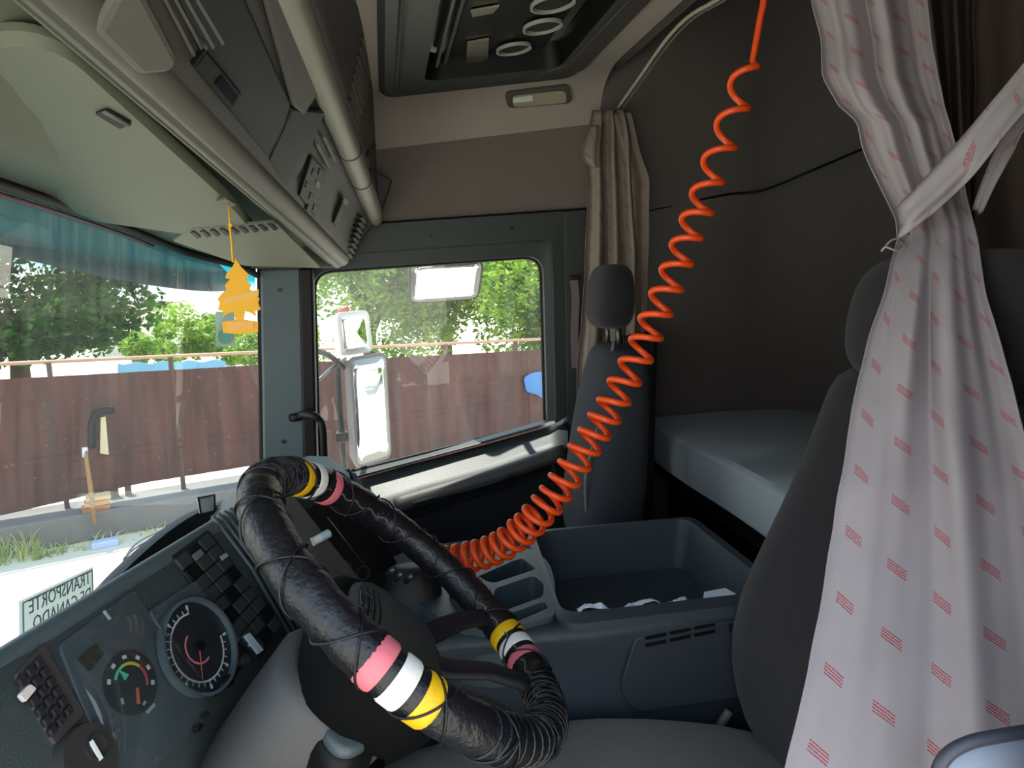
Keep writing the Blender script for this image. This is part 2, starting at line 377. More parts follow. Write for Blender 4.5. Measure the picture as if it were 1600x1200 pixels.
# headrail of the windscreen: rubber seal with a reddish edge
g = G(); g.tube([p+V((.010, 0, -.002)) for p in ts], .009, 8); g.build('trim_5', mat('header_rubber', '2c2a28', .6), struct=True, sm=True)
g = G(); g.tube([p+V((.004, -.002, -.016)) for p in ts[:22]], .0045, 6); g.build('trim_6', mat('red_edge', '6e2626', .5), struct=True, sm=True)
# front wall under the windscreen, front corner
g = G(); g.loft([[p for p in bs], [V((p.x, p.y, 0)) for p in bs]], cap=False, closed=False); g.build('wall_front', DARK, struct=True, solid=.03, off=0)
g = G(); g.loft([[p+V((0, 0, 0)) for p in ts], [V((p.x, p.y, 1.7)) for p in ts]], cap=False, closed=False); g.build('wall_front_upper', DARK, struct=True, solid=.02, off=0)

# ------------------------------------------------------------------ overhead shelf above the windscreen
oc = thing('overhead_console', (-.3, 1.4, 1.3), 'beige grey overhead storage console running above the windscreen', 'console')
EA = P(90, 30, Y=1.0); EB = P(527, 413, Y=2.16); ed = EB-EA
def edge(t): return EA+ed*t                      # front lower lip of the console
TA = P(452, -10, Y=1.19); TB = P(584, 333, Y=2.16); td = TB-TA
def tube_at(t): return TA+td*t
N_ = 16
ts2 = [-.75+(1.75)*k/N_ for k in range(N_+1)]
def top_at(y): return interp([(x.y, x) for x in []], y) if 0 else None
def ws_at(y):
    for a, b in zip(ts, ts[1:]):
        if a.y <= y <= b.y: return a.lerp(b, (y-a.y)/(b.y-a.y))
    return ts[-1] if y > ts[-1].y else ts[0]
# underside between header and lip
g = G(); rows = []
for t in ts2:
    e = edge(t); h = ws_at(min(e.y, 2.185))+V((.018, 0, .01)); e2 = e.lerp(h, .06)
    c = h.lerp(e, .5)+V((0, 0, .012))
    rows.append([h, h.lerp(c, .5)+V((0, 0, .014)), c+V((0, 0, .03)), c.lerp(e2, .5)+V((0, 0, .05)), e2+V((0, 0, .05)), e2+V((0, 0, .0))])
g.loft(rows, cap=False, closed=False); g.build('underside', OLIVE, oc, sm=True, solid=.004, off=-1)
# lip roll along the lower edge
g = G(); g.tube([edge(t) for t in ts2], .012, 10); g.build('lower_lip', OLIVE2, oc, sm=True)
g = G(); g.tube([edge(t)+V((-.022, 0, .010)) for t in ts2], .008, 10); g.build('lip_bead', OLIVE, oc, sm=True)
# rear face up to the padded rail
g = G()
def face(t, s, h=0):
    # t along, s from lip (0) to rail (1)
    a = edge(t); b = tube_at(t); p = a.lerp(b, s)
    n = (b-a).cross(ed).normalized()
    if n.dot(CAM-p) < 0: n = -n
    return p+n*h
g.loft([[face(t, 0, .012), face(t, .12, .012), face(t, .3, .004), face(t, .5, -.004), face(t, .8, -.006), face(t, 1.0, -.01)] for t in ts2], cap=False, closed=False)
g.build('rear_face', CHAR, oc, auto=True, solid=.006, off=0)
def fhit(px, py, t0=0):
    # point of the rear face under a pixel (solve for t,s)
    best = None
    for i in range(-30, 41):
        for j in range(0, 21):
            q = proj(face(i/40, j/20)); d = (q[0]-px)**2+(q[1]-py)**2
            if best is None or d < best[0]: best = (d, i/40, j/20)
    _, t, s = best; st = .0125; su = .025
    for _ in range(14):
        for dt, ds in ((st, 0), (-st, 0), (0, su), (0, -su)):
            q = proj(face(t+dt, s+ds)); d = (q[0]-px)**2+(q[1]-py)**2
            if d < best[0]: best = (d, t+dt, s+ds); t, s = t+dt, s+ds
        st *= .7; su *= .7
    return t, s
def fpatch(name, pxs, m, h0, h1, parent, **k):
    ps = [fhit(*p) for p in pxs]
    g = G(); g.loft([[face(t, s, h0) for t, s in ps], [face(t, s, h1) for t, s in ps]]); return g.build(name, m, parent, **k)
# large radio shelf: raised light front band and recessed dark bay
g = G(); g.loft([[face(t, 0, .010), face(t, .05, .020), face(t, .11, .024), face(t, .18, .020), face(t, .24, .006), face(t, .24, -.004), face(t, 0, -.004)] for t in ts2]); g.build('lower_roll', OLIVE2, oc, sm=True)
fpatch('bulge', [(128, 25), (160, -35), (205, -40), (262, 70), (250, 92), (200, 96)], OLIVE2, .010, .030, oc, bevel=.010)
fpatch('storage_bay', [(245, -60), (352, -70), (452, 158), (440, 195), (415, 245), (350, 165)], DARK, -.004, .008, oc, bevel=.005)
fpatch('bay_lid', [(392, -60), (425, -60), (505, 120), (470, 175), (452, 160)], CHAR, 0, .012, oc, bevel=.008)
fpatch('bay_floor', [(415, 245), (452, 165), (505, 170), (468, 262), (440, 290)], DARK, -.004, .009, oc, bevel=.004)
for k in range(4):
    fpatch('bay_rib', [(232+k*16, -40), (236+k*16, -42), (300+k*15, 78-k*6), (296+k*15, 82-k*6)], OLIVE2, .006, .010, oc)
rad = thing('radio_unit', face(.45, .5), 'black radio unit sunk in the overhead console bay', 'radio')
fpatch('casing', [(292, 92), (312, 66), (368, 135), (352, 165)], BLACK, .004, .018, rad, bevel=.003)
fpatch('display', [(325, 118), (336, 104), (360, 136), (352, 152)], mat('display', '0b0e14', .1), .018, .020, rad)
fpatch('knob', [(304, 56), (308, 52), (313, 60), (309, 64)], STEEL, .008, .02, rad)
sw = thing('switch_block', face(.7, .5), 'black switch block at the far end of the overhead console', 'switch')
fpatch('housing', [(462, 300), (482, 238), (504, 262), (488, 335)], BLACK, .004, .012, sw, bevel=.002)
for i, (x, y) in enumerate(((474, 282), (484, 262), (480, 300), (490, 280), (476, 318), (494, 262), (486, 318))):
    fpatch('button', [(x-4, y+5), (x-1, y-6), (x+5, y), (x+2, y+9)], OLIVE2 if i == 3 else BLACK, .012, .014, sw, bevel=.001)
for dx in (0, 11):
    fpatch('slot', [(490+dx, 223-dx), (494+dx, 221-dx), (514+dx*.8, 260-dx), (511+dx*.8, 263-dx)], OLIVE, .004, .008, oc)
sk = thing('reading_light', face(.9, .5), 'small lamp and catch at the far end of the overhead console', 'light')
fpatch('housing', [(517, 345), (533, 308), (539, 312), (524, 352)], DARK, 0, .010, sk, bevel=.002)
fpatch('lens', [(530, 312), (534, 302), (540, 308), (536, 317)], OLIVE, .008, .014, sk, bevel=.002)
# ribbed end near the door
for k in range(8):
    t = k/7; x, y = lerp(541, 561, t), lerp(396, 340, t)
    fpatch('vent_rib', [(x-4, y-4), (x+2, y-4), (x+8, y+5), (x+3, y+6)], CHAR, -.002, .012, oc, bevel=.001)
# end cap down to the door frame
g = G(); cap_ = [EB+V((0, .012, -.008)), TB+V((.02, .012, 0)), V((.04, 2.172, 1.33)), V((-.12, 2.172, 1.42)), V((-.35, 2.172, 1.3)), V((-.38, 2.172, 1.08))]
g.prism(cap_, (0, .07, 0)); g.build('end_cap', CHAR, oc, bevel=.006)
# padded rail
rail = thing('padded_rail', TA.copy(), 'rounded grey padded rail along the rear of the overhead console', 'rail')
g = G(); pth = [tube_at(t) for t in [-.35+1.33*k/12 for k in range(13)]]
g.tube(pth+[TB+V((.006, .02, -.02))], [.027]*12+[.026, .018], 16); g.build('rail_cover', mat('rail_vinyl', '77756a', .45, bump=.4, scale=250), rail, sm=True)
for t in (.56, .74):
    g = G(); g.tube([tube_at(t-.002), tube_at(t+.002)], .0285, 16); g.build('rail_joint', CHAR, rail, sm=True)
# band between rail and headliner with vent slots
up0 = P(572, 0, Z=1.6); up1 = P(598, 190, Y=2.2)
def band(t, s, h=0):
    a = tube_at(t)+V((.012, 0, .022)); b = V((-.005, a.y+.08, min(1.6, lerp(1.6, 1.5, max(0, (a.y-1.9)/.3)))))
    p = a.lerp(b, s); n = (b-a).cross(td).normalized()
    if n.dot(CAM-p) < 0: n = -n
    return p+n*h
g = G(); g.loft([[band(t, s, .0) for s in (0, .2, .5, .8, 1)] for t in ts2], cap=False, closed=False)
ub = g.build('upper_band', CHAR, oc, sm=True, solid=.006, off=0)
def bsolve(px, py):
    best = None
    for i in range(-30, 44):
        for j in range(0, 21):
            q = proj(band(i/40, j/20)); d = (q[0]-px)**2+(q[1]-py)**2
            if best is None or d < best[0]: best = (d, i/40, j/20)
    _, t, s = best; st = .0125; su = .025
    for _ in range(12):
        for dt, ds in ((st, 0), (-st, 0), (0, su), (0, -su)):
            q = proj(band(t+dt, s+ds)); d = (q[0]-px)**2+(q[1]-py)**2
            if d < best[0]: best = (d, t+dt, s+ds); t, s = t+dt, s+ds
        st *= .7; su *= .7
    return t, s
def bpatch(name, pxs, m, h0, h1, parent, **k):
    ps = [bsolve(*p) for p in pxs]; g = G(); g.loft([[band(t, s, h0) for t, s in ps], [band(t, s, h1) for t, s in ps]]); return g.build(name, m, parent, **k)
for k in range(9):
    x0, y0 = lerp(538, 562, k/8), lerp(170, 60, k/8)
    x1, y1 = lerp(553, 577, k/8), lerp(217, 117, k/8)
    bpatch('vent_slat', [(x0, y0), (x0+3.2, y0-2), (x1+3.2, y1-2), (x1, y1)], OLIVE2, .001, .005, oc)
    bpatch('vent_gap', [(x0+4, y0-2), (x0+8, y0-5), (x1+8, y1-5), (x1+4, y1-2)], BLACK, .0005, .0025, oc)
for x, y in ((576, 268), (572, 240), (582, 228)):
    bpatch('clip', [(x-2, y+4), (x, y-5), (x+4, y-6), (x+2, y+3)], BLACK, .001, .005, oc)

# olive storage lid on the underside
def under(px, py, h=0):
    """point on the underside plane beneath a pixel"""
    n = UN; q = PP(px, py, UO, n); return q-n*h
UO = EB.lerp(ws_at(2.1), .5); _a = edge(-.1); _h = ws_at(1.0)
UN = (edge(.1)-edge(.9)).cross(ws_at(edge(.5).y)-edge(.5)).normalized()
if UN.z < 0: UN = -UN
UO = edge(.5).lerp(ws_at(edge(.5).y), .5)
lid = thing('storage_lid', UO, 'large olive grey lid under the overhead console, left of the air freshener', 'lid')
lp = rpoly([under(-190, 100), under(62, 28), under(352, 300), under(420, 380), under(150, 340), under(-190, 200)], [.05, .09, .02, .01, .02, .02], 8)
g = G(); g.loft([[p+UN*.012 for p in lp], lp, [lerp_ for lerp_ in [p.lerp(sum(lp, V())/len(lp), .035)-UN*.012 for p in lp]]]); g.build('lid_panel', OLIVE, lid, auto=True, bevel=.004)
g = G(); q = rpoly([under(146, 163, .013), under(166, 155, .013), under(206, 178, .013), under(186, 188, .013)], .006, 4); g.prism(q, -UN*.002); g.build('finger_recess', BLACK, lid)
g = G(); g.tube([under(160, 158, .016), under(200, 180, .016)], .0035, 8); g.build('recess_rim', OLIVE, lid, sm=True)
gr = thing('air_grille', under(365, 350), 'small black slotted air grille beside the hanging air freshener', 'grille')
g = G(); q = rpoly([under(268, 368, .004), under(300, 348, .004), under(430, 340, .004), under(500, 412, .004), under(380, 408, .004)], .01, 4); g.prism(q, -UN*.010); g.build('grille_plate', OLIVE, gr, bevel=.003)
for k in range(9):
    x = 296+k*15; y = 355-k*1.6
    g = G(); g.prism([under(x, y-3, .016), under(x+6, y-4, .016), under(x+17, y+5, .016), under(x+11, y+7, .016)], -UN*.0015); g.build('slot', BLACK, gr)
hk = P(352, 304, Y=1.62)
g = G(); q = [under(336, 300, .014), under(352, 296, .014), under(368, 306, .014), under(352, 312, .014)]; g.prism(rpoly(q, .004, 3), -UN*.006); g.build('hanger_clip', OLIVE2, gr, bevel=.001)

# ------------------------------------------------------------------ air freshener
fy = 1.35
pf = under(356, 306, .02); fy = pf.y
YEL = mat('freshener_card', 'f2b01a', .6, var=.06, vscale=30); YEL2 = mat('freshener_print', 'efb257', .6)
fr = thing('air_freshener', P(370, 460, Y=fy), 'yellow tree shaped air freshener hanging on a yellow cord', 'air freshener')
half = [(0, -58), (5, -52), (9, -45), (20, -34), (22, -27), (14, -26), (24, -16), (21, -10), (30, -3), (37, 5), (34, 12), (38, 22), (28, 25), (30, 33), (22, 28), (12, 25), (9, 38), (32, 41), (31, 58), (6, 60)]
cx, cy = 370, 461
outl = [(cx+x*(.95), cy+y+x*.02) for x, y in half]+[(cx-x*.93+4, cy+y+1) for x, y in reversed(half[1:])]
outl = [(x+(y-460)*.06, y) for x, y in outl]
g = G(); g.prism([P(x, y, Y=fy) for x, y in outl], (0, .003, 0)); g.build('card', YEL, fr)
g = G(); q = [(350, 466), (404, 452), (404, 462), (350, 476)]; g.prism([P(x, y, Y=fy-.0012) for x, y in q], (0, .001, 0)); g.build('printed_band', YEL2, fr)
g = G(); q = [(356, 503), (396, 502), (396, 514), (356, 516)]; g.prism([P(x, y, Y=fy-.0012) for x, y in q], (0, .001, 0)); g.build('printed_base', YEL2, fr)
g = G(); g.tube([pf, P(359, 352, Y=fy), P(362, 380, Y=fy), P(364, 410, Y=fy-.002)], .0022, 8); g.build('cord', YEL, fr, sm=True)
g = G(); g.disc(P(360, 352, Y=fy), (0, -1, 0), .004, .004, 10); g.build('knot', YEL, fr)

# ------------------------------------------------------------------ roof hatch and dome light
zc = 1.6
hat = thing('roof_hatch', (.3, 1.7, zc), 'grey roof hatch frame with a recessed bay in the headliner', 'hatch')
def C_(px, py, z=zc): return P(px, py, Z=z)
def flat(l): return [V((p.x, p.y, p.z)) for p in l]
def hq(x0, x1, y0, y1, r, z): return rpoly([V((x0, y0, z)), V((x1, y0, z)), V((x1, y1, z)), V((x0, y1, z))], r, 6)
yN = .95
o1 = hq(.015, .60, yN, 2.165, .06, zc-.004); o2 = hq(.03, .585, yN+.01, 2.15, .05, zc-.016); i0 = hq(.055, .57, yN+.03, 2.115, .05, zc-.016)
g = G(); g.loft([o1, o2, i0, [p+V((0, 0, .006)) for p in hq(.06, .565, yN+.035, 2.11, .05, zc-.016)]], cap=False); g.build('outer_frame', TRIMG, hat, auto=True)
b0 = hq(.065, .56, yN+.04, 2.10, .05, zc-.012); b1 = hq(.135, .515, yN+.12, 2.02, .05, zc-.014); b2 = hq(.15, .50, yN+.14, 2.00, .04, zc+.05); b3 = hq(.16, .49, yN+.15, 1.99, .03, zc+.06)
g = G(); g.loft([b0, [p+V((0, 0, -.006)) for p in hq(.075, .55, yN+.05, 2.09, .05, zc-.012)], b1], cap=False); g.build('inner_frame', TRIMG, hat, auto=True)
g = G(); g.loft([b1, b2], cap=False); g.build('recess_wall', BLACK, hat, auto=True)
g = G(); g.prism(b3, (0, 0, .004)); g.build('recess_plate', BLACK, hat)
g = G(); g.box((.19, 1.55, zc+.035), (.010, .84, .05)); g.build('recess_divider', TRIMG, hat, bevel=.003)
g = G(); g.box((.168, 1.55, zc+.02), (.008, .84, .03)); g.build('recess_rail', OLIVE2, hat, bevel=.003)
g = G(); g.prism([V((.55, yN+.04, zc-.018)), V((.60, yN+.04, zc-.016)), V((.60, 2.08, zc-.016)), V((.51, 2.14, zc-.018)), V((.42, 2.09, zc-.018)), V((.53, 2.0, zc-.018))], (0, 0, .012)); g.build('side_cover', CHAR, hat, bevel=.004)
sh = thing('speaker_cluster', (.35, 1.75, zc+.04), 'dark unit with three shiny rings inside the roof hatch', 'speaker')
g = G(); g.box((.33, 1.62, zc+.04), (.26, .66, .03)); g.build('body', BLACK, sh, bevel=.006)
SH = mat('crumpled_foil', 'b9b9a8', .3, .9, bump=1.0, scale=60)
for px, py, r in ((803, 79, .046), (848, 48, .048), (864, 12, .050), (905, -28, .05)):
    c = P(px, py, Z=zc+.018)
    g = G(); g.ring(c, (0, 0, -1), r, .005, .008, 28); rg = g.build('ring', mat('ring_metal', 'c4c4ba', .3, .3), sh, auto=True)
    g = G(); g.disc(c, (0, 0, -1), r*.72, .004, 24); g.build('cone', DARK, sh)
g = G(); q = [P(x, y, Z=zc+.018) for x, y in ((730, 62), (764, 60), (762, 92), (742, 102), (728, 98))]; g.prism(q, (0, 0, .004)); g.build('foil_label', SH, sh, sm=False)
g = G(); q = [P(x, y, Z=zc+.018) for x, y in ((735, 10), (780, 8), (770, 18), (738, 20))]; g.prism(q, (0, 0, .004)); g.build('foil_strip', SH, sh)

dl = thing('dome_light', P(840, 150, Z=1.585), 'oval dome light with a clear yellowed lens behind the roof hatch', 'light')
def dome(px, py, h=0):
    r = ray(px, py); t = .3
    for _ in range(4000):
        q = CAM+r*t
        zz = 1.6+.12*(q.x-.3)-(0 if q.y < 2.06 else .12*(1-math.cos(math.asin(min(1, (q.y-2.06)/.18)))))
        if q.z >= zz-h-.001: return q
        t += .001
    return q
g = G(); q = rpoly([dome(788, 142), dome(888, 130), dome(893, 158), dome(792, 166)], .02, 5); n0 = (q[8]-q[0]).cross(q[16]-q[0]).normalized()
n0 = n0 if n0.dot(CAM-q[0]) > 0 else -n0
g.loft([[p-n0*.002 for p in q], [p+n0*.012 for p in q]]); g.build('housing', mat('lamp_body', '59544e', .4), dl, bevel=.003)
g = G(); q2 = rpoly([dome(798, 145), dome(882, 136), dome(884, 155), dome(800, 162)], .016, 5); g.loft([[p+n0*.012 for p in q2], [p+n0*.018 for p in q2]]); g.build('lens', mat('lamp_lens', 'a8a28c', .12), dl, bevel=.002)
g = G(); q2 = rpoly([dome(800, 147), dome(830, 143), dome(830, 151), dome(800, 154)], .004, 3); g.loft([[p+n0*.018 for p in q2], [p+n0*.020 for p in q2]]); g.build('switch', WHITEP, dl)

def slope_up(objs):
    # the roof lining rises gently towards the sleeper
    done = set()
    for o in objs:
        if o.type == 'MESH' and o.data.name not in done:
            done.add(o.data.name)
            for v in o.data.vertices: v.co.z += .12*(v.co.x-.3)
slope_up([ceil_o]+[o for o in sc.objects if o.parent in (hat, sh)])

# ------------------------------------------------------------------ curtain rail
cr_ = thing('curtain_rail', (.72, 1.6, 1.57), 'pale bent curtain rail running across the ceiling', 'rail')
rp = [P(966, 168, X=.70), P(1000, 120, X=.70), P(1038, 66, X=.70), P(1075, 27, X=.705), P(1120, 0, X=.71), P(1180, -40, X=.71), P(1260, -70, X=.71)]
g = G(); g.tube(spline(rp, 6), .0045, 8); g.build('rail_strip', mat('rail_ivory', '9c9884', .4), cr_, sm=True)
g = G(); g.tube(spline([p+V((.012, -.004, -.003)) for p in rp], 6), .003, 8); g.build('rail_cord', OLIVE2, cr_, sm=True)

# ------------------------------------------------------------------ printed curtain cloth
def curtain_mat(name, base, ink):
    m = bpy.data.materials.new(name); m.use_nodes = True; t = m.node_tree; N = t.nodes.new; L = t.links.new; b = t.nodes['Principled BSDF']
    b.inputs['Roughness'].default_value = .9; b.inputs['Specular IOR Level'].default_value = .2
    uvn = N('ShaderNodeUVMap'); uvn.uv_map = 'UVMap'; se = N('ShaderNodeSeparateXYZ'); L(uvn.outputs[0], se.inputs[0])
    def M(op, a, b_=None, c=None):
        n = N('ShaderNodeMath'); n.operation = op
        for i, x in enumerate((a, b_, c)):
            if x is None: continue
            if isinstance(x, (int, float)): n.inputs[i].default_value = x
            else: L(x, n.inputs[i])
        return n.outputs[0]
    PX, PY = .062, .064
    u = M('DIVIDE', se.outputs[0], PX); v = M('DIVIDE', se.outputs[1], PY)
    col = M('FLOOR', u); odd = M('MULTIPLY', M('MODULO', M('ABSOLUTE', col), 2), .5)
    v2 = M('ADD', v, odd)
    fu = M('MULTIPLY', M('SUBTRACT', M('SUBTRACT', u, col), .5), PX)
    fv = M('MULTIPLY', M('SUBTRACT', M('FRACT', v2), .5), PY)
    fv = M('SUBTRACT', fv, M('MULTIPLY', fu, -.55))
    inside = M('MULTIPLY', M('LESS_THAN', M('ABSOLUTE', fu), .0125), M('LESS_THAN', M('ABSOLUTE', fv), .0048))
    fu = M('ADD', fu, M('MULTIPLY', fv, .4))
    line = M('LESS_THAN', M('FRACT', M('DIVIDE', M('ADD', fv, .0048), .0027)), .48)
    no = N('ShaderNodeTexNoise'); no.inputs['Scale'].default_value = 900; L(uvn.outputs[0], no.inputs[0])
    k = M('MULTIPLY', M('MULTIPLY', inside, line), M('GREATER_THAN', no.outputs[0], .42))
    k = M('MULTIPLY', k, .95)
    n2 = N('ShaderNodeTexNoise'); n2.inputs['Scale'].default_value = 14; n2.inputs['Detail'].default_value = 4; L(uvn.outputs[0], n2.inputs[0])
    m0 = N('ShaderNodeMix'); m0.data_type = 'RGBA'; c = lin(base); m0.inputs[6].default_value = tuple(x*.9 for x in c[:3])+(1,); m0.inputs[7].default_value = tuple(min(1, x*1.08) for x in c[:3])+(1,); L(n2.outputs[0], m0.inputs[0])
    mx = N('ShaderNodeMix'); mx.data_type = 'RGBA'; L(k, mx.inputs[0]); L(m0.outputs[2], mx.inputs[6]); mx.inputs[7].default_value = lin(ink)
    L(mx.outputs[2], b.inputs['Base Color'])
    w1 = N('ShaderNodeTexNoise'); w1.inputs['Scale'].default_value = 1500; L(uvn.outputs[0], w1.inputs[0])
    bn = N('ShaderNodeBump'); bn.inputs['Strength'].default_value = .15; bn.inputs['Distance'].default_value = .001; L(w1.outputs[0], bn.inputs['Height']); L(bn.outputs[0], b.inputs['Normal'])
    return m
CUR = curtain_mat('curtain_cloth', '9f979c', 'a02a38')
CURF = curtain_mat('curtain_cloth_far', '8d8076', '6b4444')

def drape(name, rows, width, folds, m, parent=None, nu=72, nv=60, amp=.02, phase=0, dgrad=0, seedv=0, step=None, thick=.0012):
    """rows: (y, x_left, x_right, depth, fold_strength) along the cloth from top to bottom"""
    vs, fs, uv = [], [], []; ys = [r[0] for r in rows]
    vlen = 0; prev = None
    for j in range(nv+1):
        y = lerp(ys[0], ys[-1], j/nv)
        xl = interp([(r[0], r[1]) for r in rows], y); xr = interp([(r[0], r[2]) for r in rows], y)
        d = interp([(r[0], r[3]) for r in rows], y); fa = interp([(r[0], r[4]) for r in rows], y)
        c = P((xl+xr)/2, y, D=d)
        if prev is not None: vlen += (c-prev).length
        prev = c
        for i in range(nu+1):
            s = i/nu
            wv = 0
            for (f, a, p) in folds: wv += a*math.sin(2*PI*f*s+p+phase+.5*math.sin(y*.006+f))
            nz = noise.noise(V((s*5, y*.005, seedv)))*.35
            dd = d + dgrad*(s-.5) + amp*fa*(wv+nz)
            if step:                       # one fold of cloth lying over the next
                s0, k0 = step(y); z_ = (s-s0)/.02
                dd -= k0*(1/(1+math.exp(-max(-30, min(30, z_)))))*math.exp(-max(0, s-s0)*3.2)
            sx = s + .018*math.sin(2*PI*folds[0][0]*s+folds[0][2]+1.2)*fa*min(1, s*6, (1-s)*6)
            edge_ = 5*noise.noise(V((y*.012, 3.1+seedv, 0)))*(1-2*s if abs(s-.5) > .4 else 0)
            vs.append(P(lerp(xl, xr, sx)+edge_, y, D=dd))
            uv.append((s*width, -vlen))
    for j in range(nv):
        for i in range(nu):
            a = j*(nu+1)+i; fs.append((a, a+1, a+nu+2, a+nu+1))
    return mesh(name, vs, fs, m, parent, sm=True, uv=uv, solid=thick)

near = thing('curtain', P(1420, 600, D=.75), 'pale curtain with small red prints tied back in front of the driver seat', 'curtain', None)
rows_ = [(-150, 1262, 1432, 1.07, .8), (0, 1268, 1448, 1.05, 1), (60, 1282, 1456, 1.03, 1), (120, 1287, 1464, 1.0, 1), (165, 1310, 1476, .98, 1), (190, 1338, 1484, .96, 1), (230, 1347, 1494, .95, 1), (300, 1378, 1510, .92, .8), (345, 1400, 1520, .885, .55), (375, 1404, 1526, .865, .45), (400, 1396, 1530, .845, .5), (450, 1381, 1541, .815, .7), (520, 1360, 1558, .785, .8), (640, 1330, 1592, .74, .5), (760, 1312, 1622, .70, .32), (900, 1290, 1645, .665, .24), (1050, 1262, 1668, .63, .22), (1210, 1224, 1690, .60, .24), (1330, 1205, 1700, .58, .24)]
drape('cloth', rows_, .30, [(2.6, .8, .2), (4.3, .28, 1.1), (8.7, .07, 0)], CUR, near, amp=.018, dgrad=-.07, seedv=1, nv=150, nu=150, step=lambda y: (interp([(-150, .50), (345, .44), (760, .56), (1200, .62)], y), interp([(-150, .016), (340, .012), (420, .024), (700, .022), (900, .012), (1200, .004)], y)))
# tie-back strap sweeping up to the door pillar
tie = thing('curtain_tie', P(1500, 250, D=.84), 'folded cloth tie strap running from the curtain waist up to the door pillar', 'curtain tie')
def strap(name, pts, m, parent, width=.05, n=40):
    # pts: (x_a,y_a,x_b,y_b,depth)
    A = spline([P(p[0], p[1], D=p[4]) for p in pts], 8); B = spline([P(p[2], p[3], D=p[4]-.006) for p in pts], 8)
    vs, fs, uv = [], [], []; L_ = 0
    for j, (a, b) in enumerate(zip(A, B)):
        if j: L_ += (a-A[j-1]).length
        for i in range(11):
            s = i/10; q = a.lerp(b, s)-FW*(.010*math.sin(PI*s)+.004*math.sin(4*PI*s))
            vs.append(q); uv.append((L_+.02, s*width+.008))
    for j in range(len(A)-1):
        for i in range(10):
            k = j*11+i; fs.append((k, k+1, k+12, k+11))
    return mesh(name, vs, fs, m, parent, sm=True, uv=uv, solid=.0015)
strap('strap', [(1410, 350, 1412, 380, .88), (1402, 325, 1404, 374, .858), (1424, 300, 1420, 362, .838), (1460, 262, 1462, 330, .825), (1510, 206, 1520, 275, .80), (1560, 146, 1575, 205, .72), (1605, 92, 1625, 150, .60), (1660, 30, 1680, 90, .50)], CUR, tie)
strap('strap_tail', [(1600, 135, 1640, 160, .66), (1578, 190, 1600, 205, .74), (1552, 240, 1580, 246, .80), (1532, 290, 1550, 296, .84), (1518, 330, 1528, 338, .87)], CUR, tie)
g = G(); g.tube(spline([P(1408, 372, D=.85), P(1392, 376, D=.845), P(1378, 392, D=.845), P(1384, 386, D=.84), P(1400, 391, D=.84), P(1409, 384, D=.85)], 6), .0013, 6); g.build('thread', CUR, tie, sm=True)
# brown inner curtain further back
inn = thing('inner_curtain', P(1520, 150, D=1.2), 'dark brown curtain hanging behind the pale curtain near the door pillar', 'curtain')
BROWN = mat('brown_cloth', '5a4a4a', .95, bump=.4, scale=200, var=.08)
drape('cloth', [(-160, 1400, 1524, 1.16, 1), (100, 1440, 1524, 1.16, 1), (300, 1465, 1524, 1.14, 1), (620, 1500, 1524, 1.1, 1)], .3, [(2.4, .9, 0), (5.2, .3, 1)], BROWN, inn, amp=.02, seedv=9)
drape('flat_cloth', [(-160, 1519, 1720, 1.20, 1), (300, 1519, 1720, 1.2, 1), (700, 1519, 1720, 1.2, 1)], .3, [(1.0, .3, 0)], mat('brown_cloth_flat', '6f5f57', .95, bump=.4, scale=200, var=.08), inn, amp=.02, seedv=11)

far = thing('curtain', P(955, 350, Y=2.1), 'greyish pink gathered curtain hanging between the passenger door and the sleeper', 'curtain')
def D_(y_): return None
def fr_rows(l): return [(y, a, b, 2.12, f) for y, a, b, f in l]
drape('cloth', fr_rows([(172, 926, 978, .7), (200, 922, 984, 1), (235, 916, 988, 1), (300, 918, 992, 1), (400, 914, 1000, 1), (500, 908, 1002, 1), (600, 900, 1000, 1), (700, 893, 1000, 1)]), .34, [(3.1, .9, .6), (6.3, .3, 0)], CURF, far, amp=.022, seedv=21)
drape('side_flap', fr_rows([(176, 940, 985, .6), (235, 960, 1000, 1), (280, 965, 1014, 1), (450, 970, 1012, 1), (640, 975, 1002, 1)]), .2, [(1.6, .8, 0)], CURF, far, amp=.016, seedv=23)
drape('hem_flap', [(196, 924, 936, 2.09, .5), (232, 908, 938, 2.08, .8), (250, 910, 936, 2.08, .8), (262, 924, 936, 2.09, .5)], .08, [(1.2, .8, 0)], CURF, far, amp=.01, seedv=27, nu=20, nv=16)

# ------------------------------------------------------------------ coiled air hose
LR = [((1158, 65), (1193, 98)), ((1139, 127), (1174, 165)), ((1117, 190), (1153, 228)), ((1097, 247), (1133, 283)), ((1080, 300), (1115, 330)), ((1063, 340), (1100, 370)), ((1048, 380), (1084, 410)), ((1033, 420), (1067, 450)), ((1017, 456), (1050, 490)), ((1000, 495), (1034, 528)), ((986, 525), (1019, 565)), ((968, 563), (1002, 598)), ((952, 595), (983, 628)), ((937, 623), (967, 658)), ((922, 647), (952, 683)), ((907, 671), (935, 707)), ((892, 695), (920, 732)), ((877, 720), (903, 757)), ((862, 742), (889, 778)), ((849, 760), (874, 800)), ((835, 777), (860, 815)), ((821, 793), (846, 830)), ((809, 805), (833, 845)), ((795, 815), (818, 857)), ((780, 828), (803, 868)), ((765, 838), (788, 875)), ((750, 844), (770, 882)), ((735, 848), (752, 888)), ((719, 852), (736, 890)), ((703, 856), (720, 893)), ((688, 859), (703, 894)), ((673, 862), (686, 893))]
nC = len(LR); cp = []; cr2 = []
for k, (a, b) in enumerate(LR):
    dpt = interp([(0, 1.12), (12, 1.13), (20, 1.15), (31, 1.23)], k)
    cp.append(P((a[0]+b[0])/2, (a[1]+b[1])/2, D=dpt)); cr2.append((V(a)-V(b)).length/2*dpt/FPX if 0 else math.hypot(a[0]-b[0], a[1]-b[1])/2*dpt/FPX)
